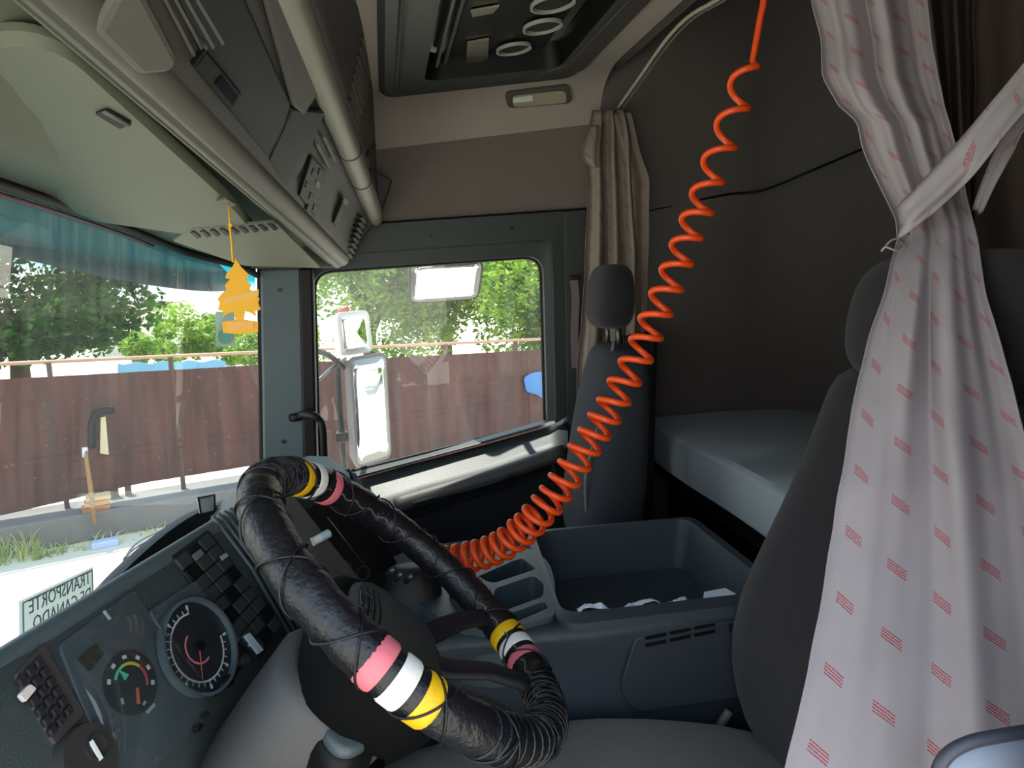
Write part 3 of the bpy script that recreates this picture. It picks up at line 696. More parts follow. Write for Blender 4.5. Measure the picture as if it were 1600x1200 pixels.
cr2 = [interp([(0, .0195), (3, .0205), (12, .022), (20, .0235), (31, .022)], k) for k in range(nC)]
SEG = 22; cen = spline(cp, SEG); pts = []
nT = len(cen)
for i, c in enumerate(cen):
    tg = (cen[min(i+1, nT-1)]-cen[max(i-1, 0)]).normalized()
    u = FW.cross(tg).normalized()          # sideways
    if u.dot(RT) < 0: u = -u
    v_ = tg.cross(u).normalized()
    k = i/SEG; r = interp(list(enumerate(cr2)), k)
    if i < SEG//2: r *= smooth(max(.12, i/(SEG/2)))
    a = 2*PI*(k+.25)+PI
    pts.append(c+u*(r*math.cos(a))+v_*(r*math.sin(a)))
lead = [P(1200, -60, D=1.1), P(1192, 10, D=1.11), P(1184, 35, D=1.115)]
tailp = pts[-1]
hose = thing('coiled_air_hose', cp[10], 'bright orange coiled air hose stretched from the ceiling to the dashboard', 'hose')
g = G(); g.tube(spline(lead, 5)[:-3]+pts[4:]+[tailp+V((-.02, .004, -.01)), tailp+V((-.045, .01, -.02))], .0052, 10); g.build('coil', HOSE, hose, sm=True)
g = G(); g.disc(tailp+V((-.04, .009, -.018)), (-1, .2, -.4), .009, .03, 12); g.build('coupling', STEEL, hose)

# ------------------------------------------------------------------ bed
bed = thing('bunk_bed', (1.16, 1.3, .5), 'sleeper bunk with a pale blue grey sheet behind the seats', 'bed')
bz = .555
rings = []
for y in [.45+1.76*k/20 for k in range(21)]:
    wob = .004*math.sin(y*9)
    rings.append([V((.845+wob, y, bz-.135)), V((.84+wob, y, bz-.06)), V((.843+wob, y, bz-.012)), V((.86, y, bz)), V((1.1, y, bz+.008)), V((1.42, y, bz)), V((1.42, y, bz-.135))])
g = G(); g.loft(rings); g.build('mattress', SHEET, bed, bevel=.006, auto=True)
g = G(); g.box((1.14, 1.33, bz-.16), (.56, 1.76, .05)); g.build('bed_base', BLACK, bed, bevel=.004)
for y in (.6, 2.1):
    g = G(); g.box((1.14, y, (bz-.185)/2), (.5, .04, bz-.185)); g.build('leg', BLACK, bed)

# ------------------------------------------------------------------ seats
def cush(name, rings, m, parent, sub=1, **k):
    g = G(); g.loft(rings); return g.build(name, m, parent, sm=True, sub=sub, **k)
def headrest(name, c, hx, hy, hz, tilt, m, parent):
    rs = []
    for k in range(9):
        a = -PI/2+PI*k/8; q = math.copysign(abs(math.sin(a))**.7, math.sin(a)); w_ = max(.12, math.cos(a)**.45) if k not in (0, 8) else .35
        rs.append(superring(V(c)+V((tilt*q*hz, 0, q*hz)), (1, 0, 0), (0, 1, 0), hx*w_*(1-.1*q), hy*w_, 3, 24))
    return cush(name, rs, m, parent)
# driver seat
ds = thing('driver_seat', (.35, .76, 0), 'dark velour driver seat partly hidden by the tied curtain', 'seat')
rings = []
for z, x0, x1, ya, yb in ((.24, .60, .74, .56, .96), (.30, .52, .76, .48, 1.01), (.38, .490, .78, .46, 1.022), (.48, .470, .80, .455, 1.025), (.58, .510, .82, .46, 1.025), (.67, .560, .835, .475, 1.02), (.76, .605, .85, .49, 1.02), (.83, .630, .85, .50, 1.015), (.885, .645, .84, .52, 1.0), (.90, .67, .82, .56, .96)):
    c = V(((x0+x1)/2, (ya+yb)/2, z)); r = superring(c, (1, 0, 0), (0, 1, 0), (x1-x0)/2, (yb-ya)/2, 3, 32)
    # dished front face between the bolsters
    r = [p+V((.035*max(0, 1-((p.y-c.y)/((yb-ya)*.34))**2), 0, 0)) if p.x < c.x else p for p in r]
    rings.append(r)
cush('backrest', rings, SEATF, ds)
headrest('headrest', (.712, .78, .972), .060, .185, .092, .12, SEATF, ds)
for y in (.72, .83):
    g = G(); g.tube([V((.72, y, .86)), V((.71, y, .92))], .007, 8); g.build('headrest_post', STEEL, ds, sm=True)
rings = []
for x, z, ya, yb in ((-.10, .32, .60, .93), (-.07, .35, .53, .97), (.0, .37, .50, .99), (.15, .380, .485, 1.0), (.3, .375, .48, 1.0), (.45, .345, .48, 1.0), (.56, .32, .49, .99), (.60, .30, .55, .95)):
    c = V((x, (ya+yb)/2, z-.06)); rings.append(superring(c, (0, 1, 0), (0, 0, 1), (yb-ya)/2, .06 if x > -.09 else .03, 3.4, 28))
cush('seat_cushion', rings, SEATC, ds)
g = G(); g.box((.25, .745, .14), (.5, .40, .2)); g.build('seat_base', BLACK, ds, bevel=.02)
g = G(); g.box((.25, .745, .02), (.56, .44, .04)); g.build('floor_rail', BLACK, ds, bevel=.01)
g = G(); g.tube(spline([P(1118, 1150, Y=1.005), P(1128, 1128, Y=1.005), P(1140, 1110, Y=1.005)], 4), .008, 8); g.build('recline_lever', mat('lever', '6b6257', .5), ds, sm=True)
# passenger seat
ps = thing('passenger_seat', (.3, 1.76, 0), 'black passenger seat beside the far window with a separate headrest', 'seat')
rings = []
for z, x0, x1, ya, yb in ((.26, .50, .60, 1.66, 1.90), (.30, .47, .62, 1.63, 1.925), (.38, .455, .635, 1.61, 1.94), (.48, .465, .645, 1.60, 1.94), (.60, .485, .65, 1.605, 1.935), (.72, .505, .655, 1.615, 1.92), (.80, .525, .655, 1.63, 1.905), (.845, .54, .65, 1.65, 1.885), (.86, .56, .63, 1.69, 1.85)):
    c = V(((x0+x1)/2, (ya+yb)/2, z)); rings.append(superring(c, (1, 0, 0), (0, 1, 0), (x1-x0)/2, (yb-ya)/2, 3, 28))
cush('backrest', rings, SEATS, ps)
pc = [P(966, 535, Y=1.70), P(955, 600, Y=1.68), P(943, 660, Y=1.665), P(930, 710, Y=1.655), P(922, 750, Y=1.655), P(924, 800, Y=1.66), P(932, 830, Y=1.67)]
g = G(); g.tube(spline([p+V((-.012, -.0, 0)) for p in pc], 6), .004, 8); g.build('piping', SEATC, ps, sm=True)
headrest('headrest', (.578, 1.775, .982), .05, .105, .083, .05, BLACK if 0 else SEATF, ps)
for y in (1.73, 1.82):
    g = G(); g.tube([V((.59, y, .84)), V((.583, y, .92))], .006, 8); g.build('headrest_post', STEEL, ps, sm=True)
rings = []
for x, z, ya, yb in ((-.04, .28, 1.6, 1.9), (0, .30, 1.56, 1.95), (.2, .31, 1.55, 1.96), (.42, .30, 1.55, 1.96), (.52, .28, 1.58, 1.93)):
    rings.append(superring(V((x, (ya+yb)/2, z-.06)), (0, 1, 0), (0, 0, 1), (yb-ya)/2, .06, 3.4, 24))
cush('seat_cushion', rings, SEATS, ps)
g = G(); g.box((.24, 1.755, .11), (.42, .36, .20)); g.build('seat_base', BLACK, ps, bevel=.02)
# tall dark partition post beside the passenger backrest
g = G(); g.prism([V((.66, 1.98, .0)), V((.78, 1.98, .0)), V((.80, 1.98, .86)), V((.70, 1.98, .86))], (0, .26, 0)); g.build('trim_7', DARK, struct=True, bevel=.02)

# ------------------------------------------------------------------ engine tunnel console with tray
cz = .5
con = thing('centre_console', (.35, 1.2, 0), 'blue grey plastic engine console with open storage tray between the seats', 'console')
xa, xb, ya_, yb_ = .255, .632, 1.035, 1.40
ti = rpoly([V((xa, ya_, cz)), V((xb, ya_, cz)), V((xb, yb_, cz)), V((xa+.03, yb_, cz))], [.04, .03, .03, .05], 6)
to = rpoly([V((xa-.012, ya_-.03, cz)), V((xb+.022, ya_-.03, cz)), V((xb+.022, yb_+.02, cz)), V((xa+.015, yb_+.02, cz))], [.04, .03, .03, .05], 6)
tb_ = rpoly([V((xa+.02, ya_+.02, cz-.10)), V((xb-.02, ya_+.02, cz-.10)), V((xb-.02, yb_-.02, cz-.10)), V((xa+.04, yb_-.02, cz-.10))], [.04, .03, .03, .05], 6)
up = lambda l, h: [p+V((0, 0, h)) for p in l]
g = G(); g.loft([up(to, -.03), up(to, .0), up(ti, .004), up(ti, 0), up(tb_, .01), tb_, [p.lerp(V((.45, 1.2, cz-.10)), .5) for p in tb_], [V((.45, 1.2, cz-.10))+(p-V((.45, 1.2, cz-.10)))*.02 for p in tb_]], cap=False)
g.build('storage_tray', CONS, con, auto=True)
# console body: side wall facing the driver seat
def cside(pts_top, pts_bot):
    return [a for a in pts_top]
prof = [(-.15, 1.06, .46), (-.02, 1.045, .475), (.08, 1.03, .487), (.14, 1.015, .492), (.20, 1.005, .494), (.245, 1.003, .494), (.30, 1.003, .492), (.42, 1.005, .494), (.66, 1.008, .496)]
cols = []
for x, y, z in prof:
    dip = .035 if .16 < x < .27 else 0.0
    cols.append([V((x, y+.06, z-.01)), V((x, y+.02, z)), V((x, y, z-.006)), V((x, y-.002, z-.02)), V((x, y+.012+dip*.3, z-.05)), V((x, y+.02, z-.14)), V((x, y+.02, .25)), V((x, y+.03, .0))])
g = G(); g.loft(cols, cap=False, closed=False); g.build('side_wall', CONS, con, sm=True, solid=.008, off=-1)
g = G(); g.prism([V((-.15, 1.08, 0)), V((.66, 1.08, 0)), V((.66, 1.08, .385)), V((-.15, 1.08, .385))], (0, .33, 0)); g.build('tunnel', DARK, con)
YS = 1.018
pw = rpoly([P(990, 995, Y=YS-.006), P(1135, 965, Y=YS-.006), P(1170, 1085, Y=YS-.006), P(990, 1112, Y=YS-.006), P(965, 1075, Y=YS-.006)], [.01, .01, .01, .02, .03], 6)
g = G(); g.prism(pw, (0, -.006, 0)); g.build('side_panel', mat('console_side', '30363e', .55, bump=.35, scale=350), con, bevel=.006)
for r_, (xs0, y0) in enumerate(((1008, 996), (1008, 1007))):
    for k in range(3):
        x = xs0+k*38; y = y0-k*8.0-(0)
        g = G(); g.prism([P(x, y, Y=YS-.014), P(x+33, y-7, Y=YS-.014), P(x+34, y-2.5, Y=YS-.014), P(x+2, y+4.5, Y=YS-.014)], (0, .002, 0)); g.build('vent_slot', BLACK, con)
# compartment block in front of the tray
fb = [P(690, 905, Z=cz), P(700, 880, Z=cz), P(830, 856, Z=cz), P(858, 880, Z=cz), P(866, 905, Z=cz), P(870, 962, Z=cz), P(845, 972, Z=cz), P(770, 985, Z=cz), P(700, 975, Z=cz), P(640, 935, Z=cz)]
org = thing('cup_organiser', P(790, 920, Z=cz), 'grey moulded cup and coin organiser in front of the storage tray', 'organiser')
fo = rpoly(fb, .03, 5)
from mathutils.geometry import tessellate_polygon
hol = [rpoly([P(x, y, Z=cz+.002) for x, y in ql], rr, 4) for ql, rr in (
    ([(742, 903), (800, 877), (816, 872), (838, 889), (772, 911)], .008),
    ([(772, 920), (834, 899), (850, 912), (849, 932), (783, 956), (772, 940)], .014),
    ([(786, 962), (850, 940), (857, 950), (792, 978)], .006))]
ORG = mat('organiser_plastic', '414f56', .45, bump=.3, scale=350)
loops = [[p+V((0, 0, .002)) for p in fo]]+hol
vs = [p for l in loops for p in l]; fs = [tuple(t) for t in tessellate_polygon(loops)]
g = G(); g.add(vs, fs); g.loft([[p+V((0, 0, -.10)) for p in fo], loops[0]], cap=False)
for l in hol:
    c0 = sum(l, V())/len(l); g.loft([l, [p.lerp(c0, .06)+V((0, 0, -.06)) for p in l]], cap=False)
g.build('body', ORG, org, auto=True)
for l in hol:
    c0 = sum(l, V())/len(l); g = G(); g.add([p.lerp(c0, .05)+V((0, 0, -.058)) for p in l], [tuple(range(len(l)))]); g.build('compartment_floor', DARK, org)
cpad = rpoly([P(x, y, Z=cz+.004) for x, y in ((706, 912), (748, 902), (768, 918), (766, 944), (728, 955), (700, 938))], .02, 5)
g = G(); g.loft([[p+V((0, 0, -.002)) for p in cpad], [p.lerp(sum(cpad, V())/len(cpad), .05)+V((0, 0, .006)) for p in cpad]]); g.build('raised_pad', ORG, org, auto=True)
# papers lying in the tray
pr = thing('crumpled_paper', P(975, 965, Z=.47), 'crumpled white paper lying along the near edge of the tray', 'paper')
vs, fs = [], []; random.seed(3)
for j in range(9):
    for i in range(30):
        x = lerp(.285, .475, i/29); y = lerp(1.040, 1.10, j/8)
        zz = .499+.012*noise.noise(V((x*35, y*45, 0)))+.004*(random.random()-.5)+.012*math.sin(i*.45)*math.exp(-i*.05)-.05*(j/8)**2
        vs.append(V((x, y, zz)))
for j in range(8):
    for i in range(29):
        a = j*30+i; fs.append((a, a+1, a+31, a+30))
mesh('sheet', vs, fs, PAPER, pr, solid=.0006)
g = G(); g.prism([V((.50, 1.040, .499)), V((.56, 1.040, .501)), V((.555, 1.07, .499)), V((.515, 1.068, .497))], (0, 0, .0008)); q = g.build('paper_scrap', PAPER)
tag(q, 'small white paper scrap in the tray, right of the crumpled paper', 'paper')

# ------------------------------------------------------------------ dashboard
T0, T1 = P(0, 1010, Z=.7), P(395, 775, Z=.7)
TM = P(200, 890, Z=.7); BM = P(380, 1130, Y=TM.y)
PA = Pl(T0, T1-T0, BM-TM)
T2 = P(548, 738, Z=.7); B2 = P(600, 935, Z=.47)
PB = Pl(T1, T2-T1, B2-T1.lerp(T2, .6))
dash = thing('dashboard', (-.4, 1.1, 0), 'dark blue grey wraparound truck dashboard with instrument panel', 'dashboard')
LA = (T1-T0).length; LB = (T2-T1).length; VB = .285
n_top = [PA.at(-.40, .012), PA.at(0, .012), PA.at(LA, .010), PB.at(LB, .004)]
n_bot = [PA.at(-.40, VB), PA.at(0, VB), PA.at(LA, VB).lerp(PB.at(0, VB), .5), PB.at(LB, VB+.03)]
g = G(); g.loft([[p for p in n_top], [p.lerp(q, .5) for p, q in zip(n_top, n_bot)], n_bot], cap=False, closed=False)
g.build('facia', DASHM, dash, solid=.008, off=0, auto=True)
# hooded top edge
rimp = [PA.at(-.40, .014, -.008), PA.at(0, .014, -.008), PA.at(LA-.01, .012, -.008), PB.at(.03, .006, -.008), PB.at(LB, .004, -.010)]
g = G(); g.tube(rimp, .013, 14); g.build('top_edge', DASHL, dash, sm=True)
# top surface falling away to the windscreen
bk = [V((-.70, T0.y-.5, .33)), V((-.70, T0.y, .33)), V((-.66, 1.5, .33)), V((-.50, 2.0, .33))]
tp = [PA.at(-.40, .008, -.020), PA.at(0, .008, -.020), PA.at(LA, .008, -.020), PB.at(LB, .0, -.02)]
md = [a+V((-.07, .02, -.085)) for a in tp]
g = G(); g.loft([tp, md, bk], cap=False, closed=False); g.build('top_surface', DASHL, dash, sm=True, solid=.006, off=0)
# raised hood over the centre stack, seen left of the grab handle
hd = [P(430, 752, Z=.712), P(452, 722, Z=.712), P(480, 711, Z=.712), P(516, 712, Z=.712), P(536, 730, Z=.712), P(548, 738, Z=.712), P(490, 752, Z=.712)]
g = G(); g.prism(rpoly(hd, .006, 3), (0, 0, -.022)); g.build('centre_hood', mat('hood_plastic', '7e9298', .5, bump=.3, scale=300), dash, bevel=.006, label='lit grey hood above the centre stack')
# cheek on the passenger end
ck = [PB.at(LB-.005, -.012), PB.at(LB, .29, 0), PB.at(LB+.0, .29, -.02)+V((.035, .03, 0)), P(587, 797, Y=1.33), P(572, 770, Y=1.33), P(552, 735, Y=1.31)]
g = G(); g.prism([P(543, 735, Y=1.27), P(556, 738, Y=1.30), P(588, 795, Y=1.33), P(574, 805, Y=1.30)], (-.01, .02, -.004)); g.build('end_cheek', mat('cheek_plastic', '5d6d78', .45, bump=.3, scale=300), dash, bevel=.003)
g = G(); g.prism([PB.at(LB-.004, 0, -.004), PB.at(LB-.004, .30, -.004), PB.at(LB+.03, .30, -.10), PB.at(LB+.0, 0, -.10)], PB.u*.008); g.build('end_panel', DARK, dash)
# passenger side lower dash
g = G(); g.prism([V((-.50, 1.36, .42)), V((-.14, 1.36, .42)), V((-.10, 1.36, .25)), V((-.5, 1.36, .25))], (0, .84, 0)); g.build('passenger_dash', DASHM, dash, bevel=.02)
# knee panel below the instruments
kn = [PA.at(-.40, VB-.01, -.01), PA.at(0, VB-.01, -.01), PA.at(LA*.55, VB-.01, -.01), PA.at(LA, VB-.01, -.02)]
k2 = [p+V((.10, 0, -.10)) for p in kn]; k3 = [p+V((.13, 0, -.40)) for p in kn]
g = G(); g.loft([kn, k2, k3], cap=False, closed=False); g.build('knee_panel', LOWER, dash, sm=True, solid=.01, off=0)
def panel(pl, name, pxs, h0, h1, m, parent, r=.004, n=4, **k):
    q = rpoly([pl.hit(x, y, h0) for x, y in pxs], r, n); g = G(); g.prism(q, pl.n*(h1-h0)); return g.build(name, m, parent, **k)
def sil(pl, name, pxs, r, h0, h1, m, parent, closed=False, seg=8):
    g = G(); g.tube([pl.hit(x, y, h0) for x, y in pxs], r, seg, closed=closed); return g.build(name, m, parent, sm=True)

# instrument cluster
cl = thing('instrument_cluster', PA.hit(250, 1040), 'instrument cluster with round speed dial and coloured pressure gauge', 'gauge')
panel(PA, 'cluster_base', [(85, 1010), (205, 922), (330, 1110), (190, 1240), (120, 1100)], .001, .006, mat('cluster_face', '39444a', .35, bump=.1, scale=300), cl, r=.01, bevel=.002)
panel(PA, 'tacho_base', [(226, 958), (308, 904), (372, 1000), (324, 1068), (290, 1062)], .001, .008, mat('tacho_base', '414d52', .4), cl, r=.008, bevel=.002)
FACE = mat('dial_face', '1c2428', .3); INK = mat('dial_ink', 'aab2b4', .5)
def dial(name, c, r, a0, a1, m, parent, t=.004, h=.011, n=30):
    g = G(); pi_, po = [], []
    for k in range(n+1):
        a = a0+(a1-a0)*k/n; d = PA.u*math.cos(a)+PA.v*math.sin(a)
        pi_.append(c+d*(r-t)+PA.n*0); po.append(c+d*r)
    g.loft([pi_, [p+PA.n*.0006 for p in pi_], [p+PA.n*.0006 for p in po], po], cap=False, closed=False)
    return g.build(name, m, parent)
c = PA.hit(307, 1012, .009); R_ = .052
g = G(); g.disc(c, PA.n, R_*1.12, .002, 40); sp_ = g.build('speed_dial', FACE, cl)
g = G(); g.ring(c, PA.n, R_*1.2, .004, .010, 40); g.build('dial_bezel', mat('bezel', '4b585e', .3), sp_, auto=True)
cT = c+PA.n*.0025
dial('dial_scale', cT, R_*.86, .2, 2*PI*.80, INK, sp_, .0022)
for k in range(25):
    a = .2+(2*PI*.80-.2)*k/24; d = PA.u*math.cos(a)+PA.v*math.sin(a); e = PA.n.cross(d)
    g = G(); g.box(cT+d*(R_*.90), d*.0028, e*.0005, PA.n*.0003)
    if k % 4 == 0: g.box(cT+d*(R_*1.0), d*.0026, e*.0018, PA.n*.0003)
    g.build('scale_mark', INK, sp_)
dial('inner_scale', cT, R_*.42, 1.2, 4.4, mat('dial_pink', 'c07078', .5), sp_, .0022)
g = G(); g.prism([cT+PA.u*.001+PA.n*.002, cT-PA.u*.001+PA.n*.002, cT+PA.v*.036-PA.u*.022+PA.n*.002], PA.n*.0008); g.build('needle', mat('needle_red', 'c45a50', .4), sp_)
g = G(); g.disc(cT, PA.n, .006, .006, 16); g.build('hub_cap', BLACK, sp_)
# coloured gauge
c = PA.hit(205, 1066, .0075); 
g = G(); g.disc(c-PA.n*.001, PA.n, .036, .0012, 36); pg = g.build('pressure_gauge', FACE, cl)
cc = c+PA.n*.0005
r_g = .0225
for nm, a0, a1, colr in (('green_arc', PI*.98, PI*1.22, '2fae84'), ('yellow_arc', PI*1.22, PI*1.62, 'b0a73a'), ('red_arc', PI*1.62, PI*2.0, '9a4050')):
    dial(nm, cc, r_g, a0+.75, a1+.75, mat(nm, colr, .4), pg, .0032, n=16)
g = G(); d = (PA.hit(185, 1050)-PA.hit(200, 1064)).normalized(); e = PA.n.cross(d); g.prism([cc+d*.020, cc+d*.008+e*.004, cc+d*.008-e*.004], PA.n*.001); g.build('green_pointer', mat('green_arc', '2fae84'), pg)
g = G(); q0 = PA.hit(214, 1075, .0085); q1 = PA.hit(216, 1100, .0085); d = (q1-q0).normalized(); e = PA.n.cross(d); g.prism([q0+e*.0015, q0-e*.0015, q1-e*.002, q1+e*.002], PA.n*.0012); g.build('needle', mat('needle_orange', 'a8583c', .4), pg)
for k in range(6):
    a = PI*(.95+.2*k)+.75; d = PA.u*math.cos(a)+PA.v*math.sin(a); e = PA.n.cross(d)
    g = G(); g.box(cc+d*.029, d*.002, e*.0026, PA.n*.0004); g.build('gauge_number', INK, pg)
for pxs in ([(222, 1100), (226, 1094), (229, 1097), (225, 1103)], [(227, 1112), (240, 1098), (243, 1102), (231, 1116)], [(188, 1092), (192, 1090), (194, 1100), (190, 1101)]):
    panel(PA, 'printed_mark', pxs, .0085, .009, mat('dim_ink', '7d888c'), pg, r=.0005, n=2)
panel(PA, 'lcd_window', [(120, 1030), (148, 1006), (162, 1022), (138, 1050)], .006, .008, mat('lcd', '20261f', .2), cl, r=.002)
panel(PA, 'white_pointer', [(160, 956), (163, 954), (173, 967), (170, 969)], .008, .0095, INK, cl, r=.0004, n=2)
for pxs in ([(297, 1140), (305, 1130), (312, 1136), (304, 1147)], [(310, 1122), (316, 1112), (322, 1116), (317, 1127)]):
    panel(PA, 'push_pin', pxs, .006, .014, BLACK, cl, r=.002, bevel=.001)
# curved clear lens over the gauges
gl = glass_mat('lens_plastic', (.9, .93, .93), .03, 1.6, streak=False)
vs, fs = [], []
c4 = [PA.hit(85, 1012), PA.hit(203, 924), PA.hit(332, 1108), PA.hit(190, 1240)]
for j in range(13):
    for i in range(13):
        a, b = i/12, j/12; p = c4[0].lerp(c4[1], a).lerp(c4[3].lerp(c4[2], a), b)
        vs.append(p+PA.n*(.014+.016*math.sin(PI*a)**.7*math.sin(PI*b)**.7))
for j in range(12):
    for i in range(12):
        a = j*13+i; fs.append((a, a+1, a+14, a+13))
mesh('clear_lens', vs, fs, gl, cl, sm=True)
# switch block at the near end
sb = thing('push_switches', PA.hit(70, 1110), 'grid of small dark push switches at the near end of the instrument panel', 'switch')
panel(PA, 'frame', [(14, 1058), (62, 1008), (128, 1118), (78, 1170)], .001, .008, mat('switch_frame', '3a3534', .5), sb, r=.006, bevel=.002)
pu0, pu1, pu2 = PA.hit(18, 1062, .008), PA.hit(60, 1018, .008), PA.hit(78, 1160, .008)
for j in range(6):
    for i in range(3):
        p = pu0+(pu1-pu0)*((i+.5)/3)*.96+(pu2-pu0)*((j+.6)/6.2)
        ex = (pu1-pu0)/6*.72; ey = (pu2-pu0)/12.4*.72
        if i == 0 and j == 1: continue
        g = G(); g.box(p+PA.n*.002, ex, ey, PA.n*.003); g.build('button', DARK, sb, bevel=.0015)
panel(PA, 'lit_button', [(24, 1088), (42, 1070), (53, 1078), (35, 1100)], .008, .013, mat('pale_button', 'cfc4bc', .4), sb, r=.003, bevel=.001, label='pale rectangular button')
ls = thing('light_switch', PA.hit(130, 1180), 'round dark rotary light switch at the lower near end of the dashboard', 'switch')
g = G(); g.disc(PA.hit(130, 1185, .004), PA.n, .034, .012, 28, .031); g.build('dial', mat('rotary', '33302f', .4), ls, auto=True)
g = G(); g.box(PA.hit(150, 1172, .018), PA.u*.002, PA.v*.011, PA.n*.001); g.build('white_mark', WHITEP, ls)
g = G(); g.ring(PA.hit(150, 1168, .014), PA.n, .013, .0025, .004, 24); g.build('collar', STEEL, ls, auto=True)
# rocker switch bank between cluster and centre stack
rb = thing('rocker_switches', PA.hit(350, 930), 'bank of dark square rocker switches right of the speed dial', 'switch')
panel(PA, 'bank_frame', [(262, 872), (322, 828), (440, 990), (400, 1036)], .001, .006, DARK, rb, r=.006, bevel=.002)
a0, a1, a2 = PA.hit(268, 876, .006), PA.hit(322, 834, .006), PA.hit(398, 1028, .006)
for j in range(9):
    for i in range(3):
        p = a0+(a1-a0)*((i+.5)/3)+(a2-a0)*((j+.5)/9)
        g = G(); g.box(p+PA.n*.003, (a1-a0)/6*.93, (a2-a0)/18*.93, PA.n*.002); g.build('rocker', BLACK if (i+j) % 4 == 1 else mat('rocker_grey', '2b3233', .45), rb, bevel=.002)
for pxs, cm in (([(299, 868), (312, 858), (318, 866), (306, 877)], '5d6468'), ([(343, 870), (352, 864), (356, 869), (347, 876)], '8a9094')):
    panel(PA, 'legend', pxs, .012, .0135, mat('legend'+cm, cm), rb, r=.001, n=2)
panel(PA, 'white_key', [(376, 996), (384, 991), (406, 1018), (398, 1024)], .007, .014, mat('white_key', 'b9c6c8', .35), rb, r=.001, n=2, label='long pale key')
kb = thing('trip_knobs', PA.hit(350, 1050), 'small chrome edged trip knob and black button under the speed dial', 'knob')
for x, y, m_ in ((347, 1068, BLACK), (373, 1035, STEEL)):
    g = G(); g.disc(PA.hit(x, y, .004), PA.n, .0085, .014, 16, .007); g.build('knob', m_, kb, auto=True)
panel(PA, 'knob_track', [(340, 1066), (366, 1030), (378, 1036), (352, 1074)], .001, .008, BLACK, kb, r=.003)
# vertical ribs dividing the panel
for k, x in enumerate((332, 341, 350, 359)):
    sil(PA, 'dividing_rib', [(x, 806-k*4), (x+60, 886-k*4), (x+126, 1000-k*2)], .0032, .003, 0, DASHL, dash)
# heater controls around the wheel's upper left
hv = thing('heater_controls', PB.hit(440, 890), 'round heater knob panel hidden behind the steering wheel rim', 'knob')
for x, y, r_ in ((412, 862, .030), (452, 925, .032)):
    g = G(); g.disc(PA.hit(x, y, .002), PA.n, r_, .010, 26, r_*.9); k_ = g.build('knob', BLACK, hv, auto=True)
    g = G(); g.box(PA.hit(x, y, .014), PA.u*.003, PA.v*r_*.8, PA.n*.004); g.build('grip', DARK, k_, bevel=.001)
# centre stack
cs = thing('centre_stack', PB.hit(540, 850), 'dark centre stack with storage slots and a gear gaiter behind the wheel', 'console')
panel(PB, 'left_panel', [(400, 790), (456, 774), (560, 905), (478, 960)], .002, .012, CHAR, cs, r=.006, bevel=.003)
panel(PB, 'bay', [(466, 800), (540, 770), (620, 880), (560, 915)], .001, .006, BLACK, cs, r=.008, bevel=.002)
for (x0, y0, x1, y1) in ((512, 808, 580, 895), (462, 800, 520, 900), (470, 796, 530, 900), (545, 745, 640, 870)):
    sil(PB, 'edge_line', [(x0, y0), ((x0+x1)/2, (y0+y1)/2+1), (x1, y1)], .0013, .008, 0, STEEL, cs)
for x, y in ((545, 908), (566, 895)):
    g = G(); g.ring(PB.hit(x, y, .006), PB.n, .013, .002, .006, 24); g.build('switch_ring', STEEL, cs, auto=True)
gt = P(612, 915, Y=1.16)
rs = []
for k in range(9):
    t = k/8; rr = lerp(.075, .03, t)*(1+.08*(k % 2)); rs.append(superring(V((.02, 1.17, lerp(.45, .55, t))), (1, 0, 0), (0, 1, 0), rr, rr*.75, 2.3, 20))
g = G(); g.loft(rs); g.build('gear_gaiter', mat('gaiter', '17181a', .6, bump=.6, scale=90), cs, sm=True)
for x, y in ((618, 905), (634, 908), (606, 898)):
    q = P(x, y, Y=1.12); g = G(); g.tube([q, q+V((.012, -.01, .014))], [.0055, .004], 10); g.build('lever_knob', STEEL, cs, sm=True)
# white tube lying in the bay
lb = thing('lip_balm', PB.hit(503, 838, .012), 'small white tube with blue label resting on the centre stack', 'tube')
p0, p1 = PB.hit(488, 847, .016), PB.hit(516, 832, .016); dd = p1-p0
g = G(); g.tube([p0, p0+dd*.45], .0075, 14); g.build('body', WHITEP, lb, auto=True)
g = G(); g.tube([p0+dd*.45, p0+dd*.55, p0+dd*.92, p0+dd], [.0075, .0078, .0078, .005], 14); g.build('cap', mat('tube_cap', 'b8cbd6', .35), lb, auto=True)

# ------------------------------------------------------------------ steering wheel
WC = V((.0115, .8395, .6549)); th, ph = .7526, .0248
WN = V((math.sin(th)*math.cos(ph), math.sin(th)*math.sin(ph), math.cos(th)))
WA = WN.cross(V((0, 1, 0))).normalized()
if WA.x > 0: WA = -WA                       # towards the windscreen (12 o'clock)
WB = WN.cross(WA).normalized()
if WB.y < 0: WB = -WB                        # towards the passenger
WR = .225
def wp(a, r=WR, h=0): return WC+(WA*math.cos(a)+WB*math.sin(a))*r+WN*h
def wang(px, py):
    return min((((proj(wp(2*PI*k/720))[0]-px)**2+(proj(wp(2*PI*k/720))[1]-py)**2), 2*PI*k/720) for k in range(720))[1]
sw_ = thing('steering_wheel', WC, 'large steering wheel wrapped in black leather with pink, white and yellow bands', 'steering wheel')
NR = 160; rr = [.0242*(1+.03*math.sin(k*1.9)+.025*math.sin(k*.7)) for k in range(NR)]
g = G(); g.tube([wp(2*PI*k/NR) for k in range(NR)], rr, 20, closed=True); rim = g.build('rim', LEATHER, sw_, sm=True)
def band_(a, w_, name, m):
    n = 7; g = G(); g.tube([wp(a+(k/(n-1)-.5)*w_) for k in range(n)], [.0245]+[.0259]*(n-2)+[.0245], 24, cap=False); return g.build(name, m, rim, sm=True)
PINK = mat('pink_leather', 'd9717c', .45, bump=.3, scale=200); WHT = mat('white_leather', 'e6e2dc', .45, bump=.3, scale=200); YLW = mat('yellow_leather', 'e6b410', .45, bump=.3, scale=200)
